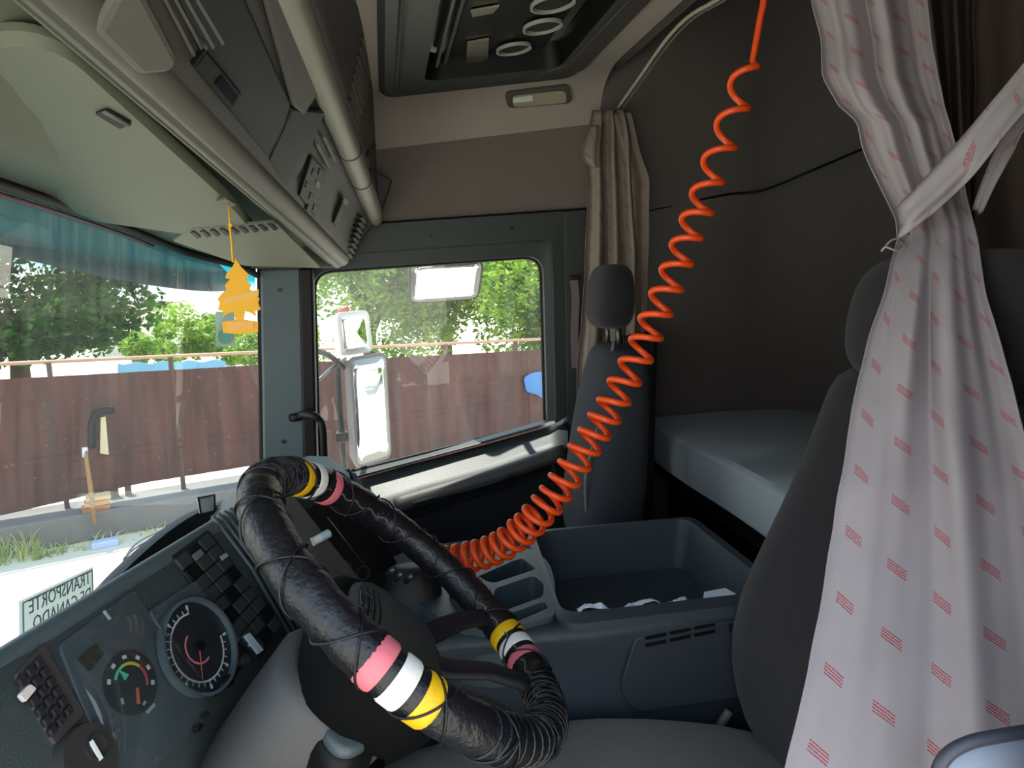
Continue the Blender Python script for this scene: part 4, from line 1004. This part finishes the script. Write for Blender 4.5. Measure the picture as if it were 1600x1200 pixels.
A1, A2, A3 = wang(590, 1030), wang(625, 1062), wang(662, 1090)
B1_, B2_, B3_ = wang(461, 757), wang(482, 757), wang(506, 768)
C1, C2, C3 = wang(784, 1002), wang(801, 1020), wang(815, 1040)
for a, nm, m_ in ((A1, 'pink_band', PINK), (A2, 'white_band', WHT), (A3, 'yellow_band', YLW), (B1_, 'yellow_band', YLW), (B2_, 'white_band', WHT), (B3_, 'pink_band', PINK), (C1, 'yellow_band', YLW), (C2, 'white_band', WHT), (C3, 'pink_band', PINK)):
    band_(a, .085, nm, m_)
# lacing cord wound around the rim, and stitch bumps
def lace_path(a0, a1, turns, ph=0, n=None, r=.0262):
    n = n or int(24*turns+8); out = []
    for k in range(n+1):
        t = k/n; a = lerp(a0, a1, t); q = 2*PI*turns*t+ph
        d = (WA*math.cos(a)+WB*math.sin(a))
        out.append(wp(a)+(d*math.cos(q)+WN*math.sin(q))*r)
    return out
for ph_, sg in ((0, 1), (1.5, -1)):
    g = G(); g.tube(lace_path(0, 2*PI, 15*sg if sg > 0 else -15, ph_, n=620), .0014, 6); g.build('lacing_cord', LACE, rim, sm=True)
g = G(); g.tube([wp(2*PI*k/300, WR-.0232, .009*math.sin(k*.9)*.3+.006) for k in range(300)], .0012, 6, closed=True); g.build('inner_stitching', mat('thread_grey', '6a625c', .6), rim, sm=True)
# wrinkled wraps at the tight spots of the rim
for a0, a1, n in ((B1_-.55, B1_-.08, 15), (wang(845, 1110)-.25, wang(800, 1170)+.25, 20)):
    lo_, hi_ = min(a0, a1), max(a0, a1)
    for k in range(n):
        a = lerp(lo_, hi_, k/(n-1)); pts_ = []
        d = (WA*math.cos(a)+WB*math.sin(a)); tg = WN.cross(d)
        pts_ = [wp(a)+(d*math.cos(q)+WN*math.sin(q))*.0248+tg*.003*math.sin(q*2+k) for q in [2*PI*i/20 for i in range(20)]]
        g = G(); g.tube(pts_, .0018, 6, closed=True); g.build('wrap_ridge', LEATHER, rim, sm=True)
# hub
HUBP = mat('hub_plastic', '2e3636', .6, bump=.3, scale=350)
rs = []
for h, a, b, off in ((-.085, .06, .07, -.01), (-.07, .085, .10, -.01), (-.03, .10, .118, -.005), (.0, .10, .118, 0), (.012, .094, .110, 0), (.020, .08, .096, 0)):
    rs.append(superring(WC+WN*(h-.07)-WA*.015+WA*off, WA, WB, a, b, 3, 36))
g = G(); g.loft(rs); hub = g.build('hub', mat('hub_black', '08080a', .75, spec=.1), sw_, auto=True, bevel=.004)
rs = []
for h, a, b in ((-.022, .074, .088), (-.012, .072, .086), (-.004, .064, .078), (-.0015, .03, .04)):
    rs.append(superring(WC+WN*(h-.035)-WA*.015, WA, WB, a, b, 3, 36))
g = G(); g.loft(rs); pad = g.build('horn_pad', HUBP, sw_, auto=True)
for k in range(4):
    g = G(); g.tube([WC+WN*(-.0365)+WA*(.045-.009*k)+WB*(-.04), WC+WN*(-.036)+WA*(.043-.009*k), WC+WN*(-.0365)+WA*(.045-.009*k)+WB*.045], .0011, 6); g.build('pad_rib', BLACK, pad, sm=True)
g = G(); q = rpoly([WC+WN*(-.0365)+WA*(x+.02)+WB*y for x, y in ((.028, -.018), (.028, .018), (.008, .018), (.008, -.018))], .004, 3); g.tube(q, .0009, 6, closed=True); g.build('pad_badge', STEEL, pad, sm=True)
sA, sB = wang(768, 968), wang(832, 1082)
for a in (sA, sB, -sA, -sB):
    d = WA*math.cos(a)+WB*math.sin(a); e = WN.cross(d)
    rs = [superring(WC+d*r_+WN*h, e, WN, w1, w2, 2.6, 16) for r_, h, w1, w2 in ((.06, -.06, .022, .010), (.10, -.050, .019, .009), (.15, -.018, .015, .008), (.19, -.006, .013, .008), (.215, 0, .016, .010))]
    g = G(); g.loft(rs); g.build('spoke', DARK, sw_, sm=True)
# column shroud and stalks
col = thing('steering_column', WC-WN*.2, 'grey steering column shroud behind and below the steering wheel hub', 'steering column')
rs = []
for h, a, b in ((-.13, .075, .085), (-.15, .085, .095), (-.22, .08, .09), (-.32, .07, .08), (-.38, .06, .07)):
    rs.append(superring(WC+WN*h-WA*.005, WA, WB, a, b, 3, 28))
g = G(); g.loft(rs); g.build('shroud', LOWER, col, sm=True)
g = G(); g.prism([P(466, 1012, Y=.86), P(500, 990, Y=.88), P(520, 1000, Y=.90), P(476, 1022, Y=.87)], -WN*.03); g.build('shroud_corner', DASHL, col, bevel=.004)
bt = thing('adjuster_boot', P(515, 1150, Y=.74), 'black rubber boot with a grey cap on the lower dash beside the column', 'boot')
ax = V((.35, -.25, .9)).normalized(); b0_ = P(530, 1185, Y=.76)
au = ax.orthogonal().normalized(); av = ax.cross(au)
rs = [superring(b0_+ax*h, au, av, a, a*.85, 2.5, 24) for h, a in ((-.08, .036), (-.01, .036), (-.005, .038), (.015, .037), (.03, .033), (.035, .028))]
g = G(); g.loft(rs); g.build('boot', BLACK, bt, sm=True)
rs = [superring(b0_+ax*h, au, av, a, a*.85, 2.5, 24) for h, a in ((.028, .030), (.044, .027), (.047, .02))]
g = G(); g.loft(rs); g.build('cap', DASHL, bt, sm=True)
lv = thing('wiper_stalk', WC, 'dark stalk lever behind the steering wheel near the dashboard', 'lever')
q = WC-WN*.10+WB*.07
g = G(); g.tube([q, q+WB*.06+WA*.015, q+WB*.11+WA*.02], [.007, .007, .010], 12); g.build('arm', BLACK, lv, sm=True)

# moulded edge at the lower right corner
dt = thing('trim_8', P(1540, 1180, D=.5), 'grey moulded plastic rim at the lower right, in front of the curtain', 'trim'); dt['kind'] = 'structure'
ep = [P(1440, 1300, D=.45), P(1462, 1215, D=.45), P(1480, 1180, D=.45), P(1515, 1160, D=.45), P(1560, 1150, D=.45), P(1610, 1142, D=.45), P(1700, 1130, D=.45)]
g = G(); g.tube(spline(ep, 6), .0042, 12); g.build('rubber_edge', mat('rubber_edge', '3a3c48', .45), dt, sm=True)
sp1 = spline(ep, 6); sp2 = [p+V((0.004, .002, -.07))+RT*.03 for p in sp1]
g = G(); g.loft([sp1, [a.lerp(b, .3)-FW*.008 for a, b in zip(sp1, sp2)], sp2], cap=False, closed=False); g.build('moulding', mat('moulding_grey', '7f8796', .4), dt, sm=True, solid=.003)

# ------------------------------------------------------------------ outside: ground, kerb, fence
ZG = -1.4
GRD = mat('pale_ground', 'c9c1ae', .95, bump=.6, scale=6, var=.12, vscale=1.2)
g = G(); g.add([(-60, -60, ZG), (60, -60, ZG), (60, 60, ZG), (-60, 60, ZG)], [(0, 1, 2, 3)]); tag(g.build('ground', GRD), kind='structure')
K0, K1 = P(0, 872, Z=ZG), P(380, 800, Z=ZG)
KD = (K1-K0).normalized(); KN = V((KD.y, -KD.x, 0))       # towards the cab
if KN.dot(CAM-K0) < 0: KN = -KN
zk = ZG+.27
def kpt(s, back, z): q = K0+KD*s-KN*back; return V((q.x, q.y, z))
def fh(px, py, back=.3):
    return PP(px, py, kpt(0, back, 0), KN)
s_k = (fh(452, 600)-kpt(0, .3, 0)).dot(KD)
g = G(); vs = []
g.prism([kpt(-12, 0, ZG), kpt(-12, .02, zk), kpt(-12, .55, zk), kpt(-12, .55, ZG)], KD*(12+s_k))
kerb = g.build('kerb_wall', mat('kerb_concrete', '6a6663', .9, bump=.8, scale=12, var=.2, vscale=4), bevel=.02); tag(kerb, 'low concrete kerb wall under the brown metal fence', 'kerb')
fe = thing('metal_fence', kpt(2, .3, zk), 'tall brown sheet metal fence with a thin rusty top rail', 'fence')
def rust(name, c1, c2):
    m = mat(name, c1, .75, bump=.3, scale=4); t = m.node_tree; b = t.nodes['Principled BSDF']; N = t.nodes.new; L = t.links.new
    tcn = N('ShaderNodeTexCoord'); mp = N('ShaderNodeMapping'); mp.inputs['Scale'].default_value = (2.5, 2.5, .35); L(tcn.outputs['Object'], mp.inputs[0])
    n = N('ShaderNodeTexNoise'); n.inputs['Scale'].default_value = 3; n.inputs['Detail'].default_value = 8; L(mp.outputs[0], n.inputs[0])
    n3 = N('ShaderNodeTexNoise'); n3.inputs['Scale'].default_value = 22; n3.inputs['Detail'].default_value = 3; L(tcn.outputs['Object'], n3.inputs[0])
    mx = N('ShaderNodeMix'); mx.data_type = 'RGBA'; mx.inputs[6].default_value = lin(c1); mx.inputs[7].default_value = lin(c2)
    mr = N('ShaderNodeMapRange'); mr.inputs['From Min'].default_value = .35; mr.inputs['From Max'].default_value = .65; L(n.outputs[0], mr.inputs[0]); L(mr.outputs[0], mx.inputs[0])
    m2 = N('ShaderNodeMix'); m2.data_type = 'RGBA'; m2.inputs[7].default_value = lin('80605a'); L(mx.outputs[2], m2.inputs[6])
    m3 = N('ShaderNodeMapRange'); m3.inputs['From Min'].default_value = .68; m3.inputs['From Max'].default_value = .74; m3.inputs['To Max'].default_value = .6; L(n3.outputs[0], m3.inputs[0]); L(m3.outputs[0], m2.inputs[0])
    L(m2.outputs[2], b.inputs['Base Color']); return m
RUST = rust('fence_sheet', '391a16', '4f2a22'); RAIL = mat('rusty_rail', 'a8806a', .6, .2)
ztL, ztR = fh(0, 592).z, fh(850, 546).z; zbL = fh(0, 812).z
s_at = lambda px: (fh(px, 600)-kpt(0, .3, 0)).dot(KD)
sR = s_at(870); sL = -11
def ztop(s): return lerp(ztL, ztR, s/s_at(850))
npan = 12; xs = [sL+(14.5-sL)*k/npan for k in range(npan+1)]
for a, b in zip(xs, xs[1:]):
    g = G(); N_r = 14; top_, bot_ = [], []
    for k in range(N_r+1):
        s = lerp(a-.03, b+.03, k/N_r); bk_ = .3+(.012 if (k % 2) else 0)
        top_.append(kpt(s, bk_, ztop(s))); bot_.append(kpt(s, bk_, (zk+.04+.10*min(1, max(0, s/1.2))) if s < s_k else ZG+.03))
    g.loft([top_, bot_], cap=False, closed=False); g.build('sheet_panel', RUST, fe, solid=.004)
for s in [sL+.0+1.05*k for k in range(25)]:
    z1 = fh(0, 566).z if 0 else ztop(s)+.13
    g = G(); g.box(kpt(s, .33, (ZG+.2+z1)/2), KD*.022, KN*.022, V((0, 0, (z1-ZG-.2)/2))); g.build('post', mat('post_metal', '4c3630', .6, .3), fe)
g = G(); g.tube([kpt(s, .33, ztop(s)+.14) for s in (sL, 0, 5, 14.5)], .018, 8); g.build('top_rail', RAIL, fe, sm=True)
g = G(); g.tube([kpt(s, .31, lerp(zk, ztop(s), .42)) for s in (sL, 0, 5, 14.5)], .014, 8); g.build('mid_rail', RUST, fe, sm=True)
g = G(); g.tube([kpt(s, .31, lerp(zk, ztop(s), .36)) for s in (sL, 0, 5, 14.5)], .010, 8); g.build('mid_rail', RUST, fe, sm=True)
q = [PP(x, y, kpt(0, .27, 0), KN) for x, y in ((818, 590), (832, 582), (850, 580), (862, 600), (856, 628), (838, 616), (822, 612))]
g = G(); g.prism(rpoly(q, .05, 4), KN*.004); g.build('blue_fence_patch', mat('blue_patch', '3a6ea8', .7, var=.4, vscale=6), fe)  # flat mottled blue patch set just in front of the fence sheet
# stick leaning by the fence, pipe, board, planks, packet
def solo(o, label, cat, group=None): return tag(o, label, cat, group)
g = G(); g.tube([fh(148, 818, -.1), fh(141, 760, .0), fh(136, 726, .05), fh(133, 698, .1)], [.02, .024, .02, .016], 8); solo(g.build('stick', mat('stick_wood', '8a6a3e', .8, var=.2, vscale=20), sm=True), 'crooked wooden stick leaning against the fence beside the pale board', 'stick')
g = G(); g.tube([fh(133, 714, .09), fh(132.5, 699, .1)], .026, 8); solo(g.build('rag', mat('rag', 'c8c4cc', .9), sm=True), 'pale rag tied around the top of the crooked stick', 'rag')
g = G(); g.tube(spline([fh(143, 700, .22), fh(143, 668, .22), fh(148, 650, .2), (fh(158, 643, .2)), fh(178, 641, .22)], 5), .035, 8); solo(g.build('bent_pipe', BLACK, sm=True), 'black bent pipe on the fence above the crooked stick', 'pipe')
g = G(); g.prism([fh(157, 652, .24), fh(165, 650, .24), fh(170, 710, .24), fh(156, 708, .24)], KN*.02); solo(g.build('pale_board', mat('pale_board', 'b9ac8c', .8), bevel=.004), 'narrow pale board standing against the fence under the bent pipe', 'board')
for i, (x0, x1, y0) in enumerate(((128, 172, 800), (132, 170, 794), (135, 174, 788))):
    g = G(); a, b = fh(x0, y0, .12+.02*i), fh(x1, y0-5, .12+.02*i); a.z = b.z = zk+.02+.045*i
    g.box((a+b)/2, (b-a)/2, KN*.08, V((0, 0, .019))); solo(g.build('plank', mat('plank%d' % i, ('9c6238', 'b8824e', 'c8a070')[i], .8, var=.15, vscale=20), bevel=.004), ('reddish plank, lowest of the small stack on the kerb', 'tan plank in the middle of the small stack on the kerb', 'pale plank, topmost of the small stack on the kerb')[i], 'plank', 'planks stacked on the kerb')
for i, (x, w_) in enumerate(((179, .05), (203, .03))):
    g = G(); a = fh(x, 790, .45); g.box((a.x, a.y, zk+.1), KD*w_, KN*.03, V((0, 0, .11))); solo(g.build('short_post', mat('short_post', '6b5b4c', .8)), ('wide short post under the fence right of the planks', 'thin short post under the fence, second from the planks')[i], 'post')
g = G(); a = P(164, 849, Z=ZG+.03); g.box(a, KD*.11, KN*.05, V((0, 0, .035))); solo(g.build('litter_packet', mat('packet', 'a9b6d6', .4), bevel=.01), 'small pale blue packet lying at the foot of the kerb', 'litter')
# house roof and tarpaulin beyond the fence
hs = thing('house', P(232, 560, D=26), 'low house with a pale roof beyond the fence', 'house')
hb = P(232, 575, D=26)
g = G(); g.box((hb.x, hb.y, -.9), (2.6, 3, 2.4)); g.build('wall', mat('house_wall', 'cfc6b4', .9), hs)
g = G(); g.prism([hb+V((-1.6, -1.7, .75-hb.z-.4)), hb+V((1.6, -1.7, .35-hb.z)), hb+V((0, -1.7, .95-hb.z))], (0, 3.4, 0)); g.build('roof', mat('house_roof', 'd8d4ce', .8), hs)
g = G(); n = 20; vs, fs = [], []
for j in range(2):
    for i in range(n+1):
        x = lerp(184, 352, i/n); vs.append(PP(x, lerp(568, 563, i/n)+(2*math.sin(i*1.3) if j == 0 else 16), kpt(0, 1.4, 0), KN))
for i in range(n): fs.append((i, i+1, i+n+2, i+n+1))
solo(mesh('tarpaulin', vs, fs, mat('tarp', '8cc4dc', .5, var=.3, vscale=3), solid=.01), 'pale blue tarpaulin stretched behind the fence top', 'tarpaulin')

# ------------------------------------------------------------------ trees
def leaf_mat(name, c1, c2):
    m = bpy.data.materials.new(name); m.use_nodes = True; t = m.node_tree; t.nodes.clear(); N = t.nodes.new; L = t.links.new
    out = N('ShaderNodeOutputMaterial'); d = N('ShaderNodeBsdfDiffuse'); tr = N('ShaderNodeBsdfTranslucent'); mx = N('ShaderNodeMixShader'); mx.inputs[0].default_value = .45
    tcn = N('ShaderNodeTexCoord'); n = N('ShaderNodeTexNoise'); n.inputs['Scale'].default_value = 2.2; n.inputs['Detail'].default_value = 6; L(tcn.outputs['Object'], n.inputs[0])
    cr = N('ShaderNodeValToRGB'); cr.color_ramp.elements[0].position = .38; cr.color_ramp.elements[1].position = .64; cr.color_ramp.elements[0].color = lin(c1); cr.color_ramp.elements[1].color = lin(c2); L(n.outputs[0], cr.inputs[0])
    L(cr.outputs[0], d.inputs[0]); L(cr.outputs[0], tr.inputs[0]); L(d.outputs[0], mx.inputs[1]); L(tr.outputs[0], mx.inputs[2]); L(mx.outputs[0], out.inputs[0]); return m
BARK = mat('bark', '4a3c2e', .95, bump=.8, scale=20)
def tree(name, c, rad, n, size, m, label, cat='tree', trunk=True, seed=1, group=None, lumps=14):
    random.seed(seed); base = V((c.x, c.y, ZG)); t = thing(name, base, label, cat, group)
    cl_ = []
    for _ in range(lumps):
        d = V((random.gauss(0, 1), random.gauss(0, 1), random.gauss(0, 1))).normalized()*random.uniform(.35, .85)
        cl_.append((V((c.x+d.x*rad[0], c.y+d.y*rad[1], c.z+d.z*rad[2])), random.uniform(.28, .5)))
    vs, fs = [], []
    for i in range(n):
        q, r = random.choice(cl_); d = V((random.gauss(0, 1), random.gauss(0, 1), random.gauss(0, 1))).normalized()*random.uniform(.55, 1.0)
        p = q+V((d.x*r*rad[0], d.y*r*rad[1], d.z*r*rad[2]))
        if p.z < ZG+.05: continue
        u = V((random.gauss(0, 1), random.gauss(0, 1), random.gauss(0, .6))).normalized(); w_ = u.cross(V((random.gauss(0, 1), random.gauss(0, 1), random.gauss(0, 1)))).normalized()
        s = size*random.uniform(.6, 1.3); k = len(vs)
        vs += [p-u*s, p+w_*s*.5+u*s*.1, p+u*s, p-w_*s*.5+u*s*.1]; fs.append((k, k+1, k+2, k+3))
    me = bpy.data.meshes.new('foliage'); me.from_pydata([tuple(v) for v in vs], [], fs); me.materials.append(m)
    o = bpy.data.objects.new('foliage', me); sc.collection.objects.link(o); o.parent = t; o.matrix_parent_inverse = Matrix.Translation(-base)
    if trunk:
        g = G(); h = c.z-ZG
        g.tube([base, base+V((.05, .03, h*.5)), base+V((0, 0, h))], [.16*rad[0]/2, .12*rad[0]/2, .05], 10)
        for k in range(5):
            a = k*1.26; q = base+V((.02, .02, h*(.5+.08*k))); e = V((c.x+math.cos(a)*rad[0]*.5, c.y+math.sin(a)*rad[1]*.5, c.z+rad[2]*.2)); g.tube([q, q.lerp(e, .5)+V((0, 0, .1)), e], [.06, .04, .015], 7)
        g.build('trunk', BARK, t, sm=True)
    return t
LD = leaf_mat('leaf_dark', '1c3812', '4a7530'); LB_ = leaf_mat('leaf_bright', '587f2a', 'a3c052'); LM = leaf_mat('leaf_mid', '4f7a2c', '98b850')
tree('leafy_tree', P(10, 468, D=11.5), (2.4, 2.0, 1.5), 15000, .075, LD, 'large dark green tree behind the fence, seen through the windscreen', seed=3, lumps=22)
tree('leafy_tree', P(-230, 380, D=11.5), (2.0, 2.0, 1.8), 7000, .09, LD, 'dark green tree behind the fence at the left edge of the windscreen', seed=4, lumps=16)
tree('leafy_tree', P(570, 430, D=13), (1.6, 1.6, 1.9), 13000, .06, LM, 'mid green tree behind the fence at the front of the passenger window', seed=5, lumps=16)
tree('leafy_tree', P(690, 425, D=13.8), (1.8, 1.6, 2.1), 16000, .06, LB_, 'bright green tree behind the fence below the small kerb mirror', seed=6, lumps=18)
tree('leafy_tree', P(840, 430, D=12.6), (1.7, 1.5, 2.0), 14000, .06, LB_, 'bright green tree behind the fence at the rear of the passenger window', seed=7, lumps=16)
sp0 = [(235, 548, 19, .9, .9), (290, 530, 20, 1.0, 1.2), (345, 538, 21, 1.0, 1.0), (400, 535, 20, 1.0, 1.1), (455, 535, 19, 1.0, 1.2)]
lab = ['small yellow green bush right beside the dark tree', 'sunlit bush beyond the fence, left of the air freshener', 'sunlit bush beyond the fence, behind the windscreen sticker', 'sunlit bush beyond the fence, hidden partly by the windscreen pillar', 'sunlit bush beyond the fence at the front edge of the passenger window']
for i, (x, y, D_2, r1, r2_) in enumerate(sp0):
    tree('bush', P(x, y, D=D_2), (r1, r1, r2_*.8), 3500, .06, LB_, lab[i], 'bush', False, 20+i, 'sunlit bushes beyond the fence', 9)
tree('leafy_tree', V((15, 6.5, 1.2)), (3, 3, 2.5), 4500, .2, LM, 'green tree reflected in the big door mirror', seed=31)
# weeds at the foot of the kerb
WEED = leaf_mat('weed', '7f9448', 'd2d69a'); random.seed(12); vs, fs = [], []
for i in range(900):
    s = random.uniform(-2.6, .5) if i < 620 else random.uniform(.5, 6); q = kpt(s, -random.uniform(.02, .28), ZG); h = random.uniform(.05, .3)*(1 if s < .3 else .35)
    d = V((random.gauss(0, .10), random.gauss(0, .10), 0)); k = len(vs); sd_ = KD*.007
    vs += [q-sd_, q+sd_, q+d*.5+V((0, 0, h*.7))+sd_*.6, q+d+V((0, 0, h)), q+d*.5+V((0, 0, h*.7))-sd_*.6]; fs.append((k, k+1, k+2, k+3, k+4))
wd = mesh('weeds', vs, fs, WEED); tag(wd, 'pale dry weeds growing along the foot of the kerb', 'weeds', kind='stuff')

# ------------------------------------------------------------------ mirrors outside the passenger door
MIR = mat('mirror_glass', 'f0f2f2', .02, 1.0)
def mirror(name, c, u, v, hw, hh, label, housing, face='mirror_glass', bulge=.05, rim=.006):
    u = V(u).normalized(); v = V(v).normalized(); n = u.cross(v)
    if n.dot(CAM-c) < 0: n = -n
    t = thing(name, c, label, 'mirror')
    q = rpoly([c-u*hw-v*hh, c+u*hw-v*hh, c+u*hw+v*hh, c-u*hw+v*hh], min(hw, hh)*.35, 6)
    g = G(); g.loft([[p.lerp(c, .4)-n*bulge for p in q], [p.lerp(c, .12)-n*bulge*.7 for p in q], [p-n*.005 for p in q], [p+n*.004 for p in q]]); g.build('housing', housing, t, auto=True)
    q2 = [p.lerp(c, rim/min(hw, hh)) for p in q]
    g = G(); rs = []
    for k in range(5):
        f = 1-k/4; rs.append([c+(p-c)*max(f, .02)+n*(.004+.006*(1-f*f)) for p in q2])
    g.loft(rs); g.build('glass', MIR, t, sm=True)
    return t
WSH = mat('white_shell', 'dcdcd8', .4)
km = mirror('kerb_mirror', P(696, 440, Y=2.5), (1, .03, .03), (0, -.78, .62), .128, .112, 'small rounded rectangular kerb mirror hanging above the passenger window', BLACK)
g = G(); g.tube([P(698, 425, Y=2.52), P(698, 405, Y=2.5), P(698, 372, Y=2.32)], .012, 10); g.build('arm', BLACK, km, sm=True)
g = G(); g.prism(rpoly([P(655, 400, Y=2.58), P(750, 396, Y=2.58), P(756, 422, Y=2.58), P(650, 425, Y=2.58)], .02, 5), (0, .03, 0)); g.build('rear_shell', WSH, km, bevel=.006)
mm = mirror('door_mirror', P(579, 640, Y=2.62), (.66, .75, 0), (.0, 0, 1), .098, .205, 'tall white lit door mirror outside the passenger window', mat('mirror_housing', '6c6a6a', .5))
wm = mirror('wide_angle_mirror', P(554, 520, Y=2.62), (.66, .75, 0), (-.05, 0, 1), .082, .078, 'short wide angle mirror with red edge above the tall door mirror', WSH, rim=.010)
g = G(); g.tube(spline([P(525, 535, Y=2.64), P(527, 505, Y=2.64), P(533, 488, Y=2.64), P(545, 481, Y=2.64)], 5), .012, 8); g.build('red_cap', RED, wm, sm=True)
ma = thing('mirror_bracket', P(535, 640, Y=2.6), 'black bent tube bracket carrying the door mirrors', 'bracket')
g = G(); g.tube(spline([P(480, 545, Y=2.27), P(515, 556, Y=2.5), P(548, 585, Y=2.62)], 5), .010, 10); g.build('upper_arm', DARK, ma, sm=True)
g = G(); g.tube([P(527, 560, Y=2.6), P(531, 640, Y=2.6), P(540, 745, Y=2.6)], .011, 10); g.build('tube', BLACK, ma, sm=True)
g = G(); g.tube([P(483, 608, Y=2.27), P(515, 578, Y=2.5), P(540, 560, Y=2.62)], .006, 8); g.build('stay', STEEL, ma, sm=True)
g = G(); g.box(P(535, 682, Y=2.6), (.045, .04, .035)); g.build('clamp', BLACK, ma, bevel=.005)

# ------------------------------------------------------------------ things on and at the windscreen
ev = thing('exterior_sun_visor', P(100, 400, X=-.92), 'dark smoked sun visor fixed outside above the windscreen', 'visor')
vt = [V((-.72, .2, 1.30)), V((-.74, 1.3, 1.27)), V((-.70, 1.95, 1.22)), V((-.62, 2.16, 1.18)), V((-.52, 2.26, 1.14))]
vb = [P(-260, 330, X=-.98), P(0, 396, X=-.98), P(215, 442, X=-.93), P(328, 455, X=-.84), P(385, 450, X=-.72)]
g = G(); g.loft([spline(vt, 6), spline([a.lerp(b, .6)+V((-.02, 0, .01)) for a, b in zip(vt, vb)], 6), spline(vb, 6)], cap=False, closed=False)
g.build('visor_blade', mat('smoked_acrylic', '2a3c44', .25), ev, sm=True, solid=.004)
g = G(); g.tube([P(321, 432, X=-.8), P(330, 452, X=-.8)], .006, 8); g.build('visor_bracket', BLACK, ev, sm=True)
def wsx(px, py, off=.006):
    # point on the glass under a pixel
    best = None
    for k, (a, b) in enumerate(zip(ts, bs)):
        for j in range(0, 61):
            q = a.lerp(b, j/60); s = proj(q); d = (s[0]-px)**2+(s[1]-py)**2
            if best is None or d < best[0]: best = (d, q)
    q = best[1]; r = ray(px, py); return CAM+r*((q-CAM).dot(FW)-off)
st = thing('inspection_sticker', wsx(352, 515), 'small rectangular sticker with a green ring on the windscreen under the air freshener', 'sticker')
qd = wsx(352, 515)
def stp(x, y, o=0): return P(x, y, D=(qd-CAM).dot(FW)-.004-o)
g = G(); g.prism([stp(337, 487), stp(366, 487), stp(368, 541), stp(337, 542)], FW*.0008); g.build('paper', mat('sticker_paper', '8fa49c', .6), st)
g = G(); g.ring(stp(352, 526, .001), -FW, .022, .005, .0006, 28); g.build('green_ring', mat('sticker_green', '7f9a40', .6), st)
g = G(); g.disc(stp(352, 526, .001), -FW, .016, .0006, 24); g.build('blue_disc', mat('sticker_blue', '4f8f9a', .6), st)
sg = thing('sign', P(88, 945, X=-.60), 'pale green sign reading TRANSPORTE DE GANADO seen from behind at the windscreen foot', 'sign')
s00, s10, s01 = P(30, 940, X=-.62), P(145, 886, X=-.60), P(31, 1010, X=-.615)
su_ = (s10-s00); sv_ = (s01-s00); sv_ = sv_*1.25
g = G(); g.prism([s00, s00+su_, s00+su_+sv_, s00+sv_], (-.002, 0, 0)); g.build('board', leaf_mat('sign_board', 'f6fbf8', 'fafcfa'), sg)
nn = su_.cross(sv_).normalized()
if nn.dot(CAM-s00) < 0: nn = -nn
fr_ = .02
g = G(); b_ = [s00+su_*.03+sv_*.05, s00+su_*.97+sv_*.05, s00+su_*.97+sv_*.95, s00+su_*.03+sv_*.95]
g.tube([p+nn*.002 for p in b_], .0014, 6, closed=True); g.build('border', mat('sign_ink', '5f7f78', .6), sg)
W_ = su_.length
for s_, k in (('TRANSPORTE', .19), ('DE GANADO', .54)):
    o = text('lettering', s_, .034, s00+su_*.5+sv_*k+nn*.0025, -su_, -sv_, mat('sign_ink', '5f7f78', .6), sg)
    # fit the width of the word to the board
    vs_ = [v.co.copy() for v in o.data.vertices]; ul = su_.normalized(); c0 = s00+su_*.5
    pr_ = [(v-c0).dot(ul) for v in vs_]; wd_ = max(pr_)-min(pr_); f = W_*(.86 if k < .4 else .80)/wd_; mid_ = (max(pr_)+min(pr_))/2
    for v, a in zip(o.data.vertices, pr_): v.co = v.co+ul*((a-mid_)*f-a)
wp_ = thing('wiper', P(215, 860, X=-.8), 'thin black windscreen wiper arm outside the glass above the dashboard', 'wiper')
g = G(); g.tube(spline([V((-.74, .93, .34)), P(175, 905, X=-.80), P(195, 872, X=-.79), P(215, 848, X=-.785), P(250, 830, X=-.78)], 6), .004, 6); g.build('arm', STEEL, wp_, sm=True)
g = G(); g.tube(spline([P(182, 900, X=-.80), P(205, 862, X=-.80), P(245, 838, X=-.79)], 6), .0025, 6); g.build('blade', BLACK, wp_, sm=True)
fm = thing('front_mirror', P(325, 785, X=-.52), 'little square framed mirror standing just outside the far lower corner of the windscreen', 'mirror')
g = G(); g.prism([P(311, 779, X=-.52), P(334, 774, X=-.52), P(335, 797, X=-.52), P(315, 802, X=-.52)], (-.006, 0, 0)); g.build('face', mat('square_face', 'e8f0e6', .5), fm)
g = G(); g.tube([P(310, 778, X=-.515), P(335, 773, X=-.515), P(336, 798, X=-.515), P(314, 803, X=-.515)], .003, 6, closed=True); g.build('frame', BLACK, fm)
g = G(); g.tube([P(336, 798, X=-.515), P(345, 792, X=-.51), P(350, 800, X=-.505)], .006, 8); g.build('foot', DARK, fm, sm=True)
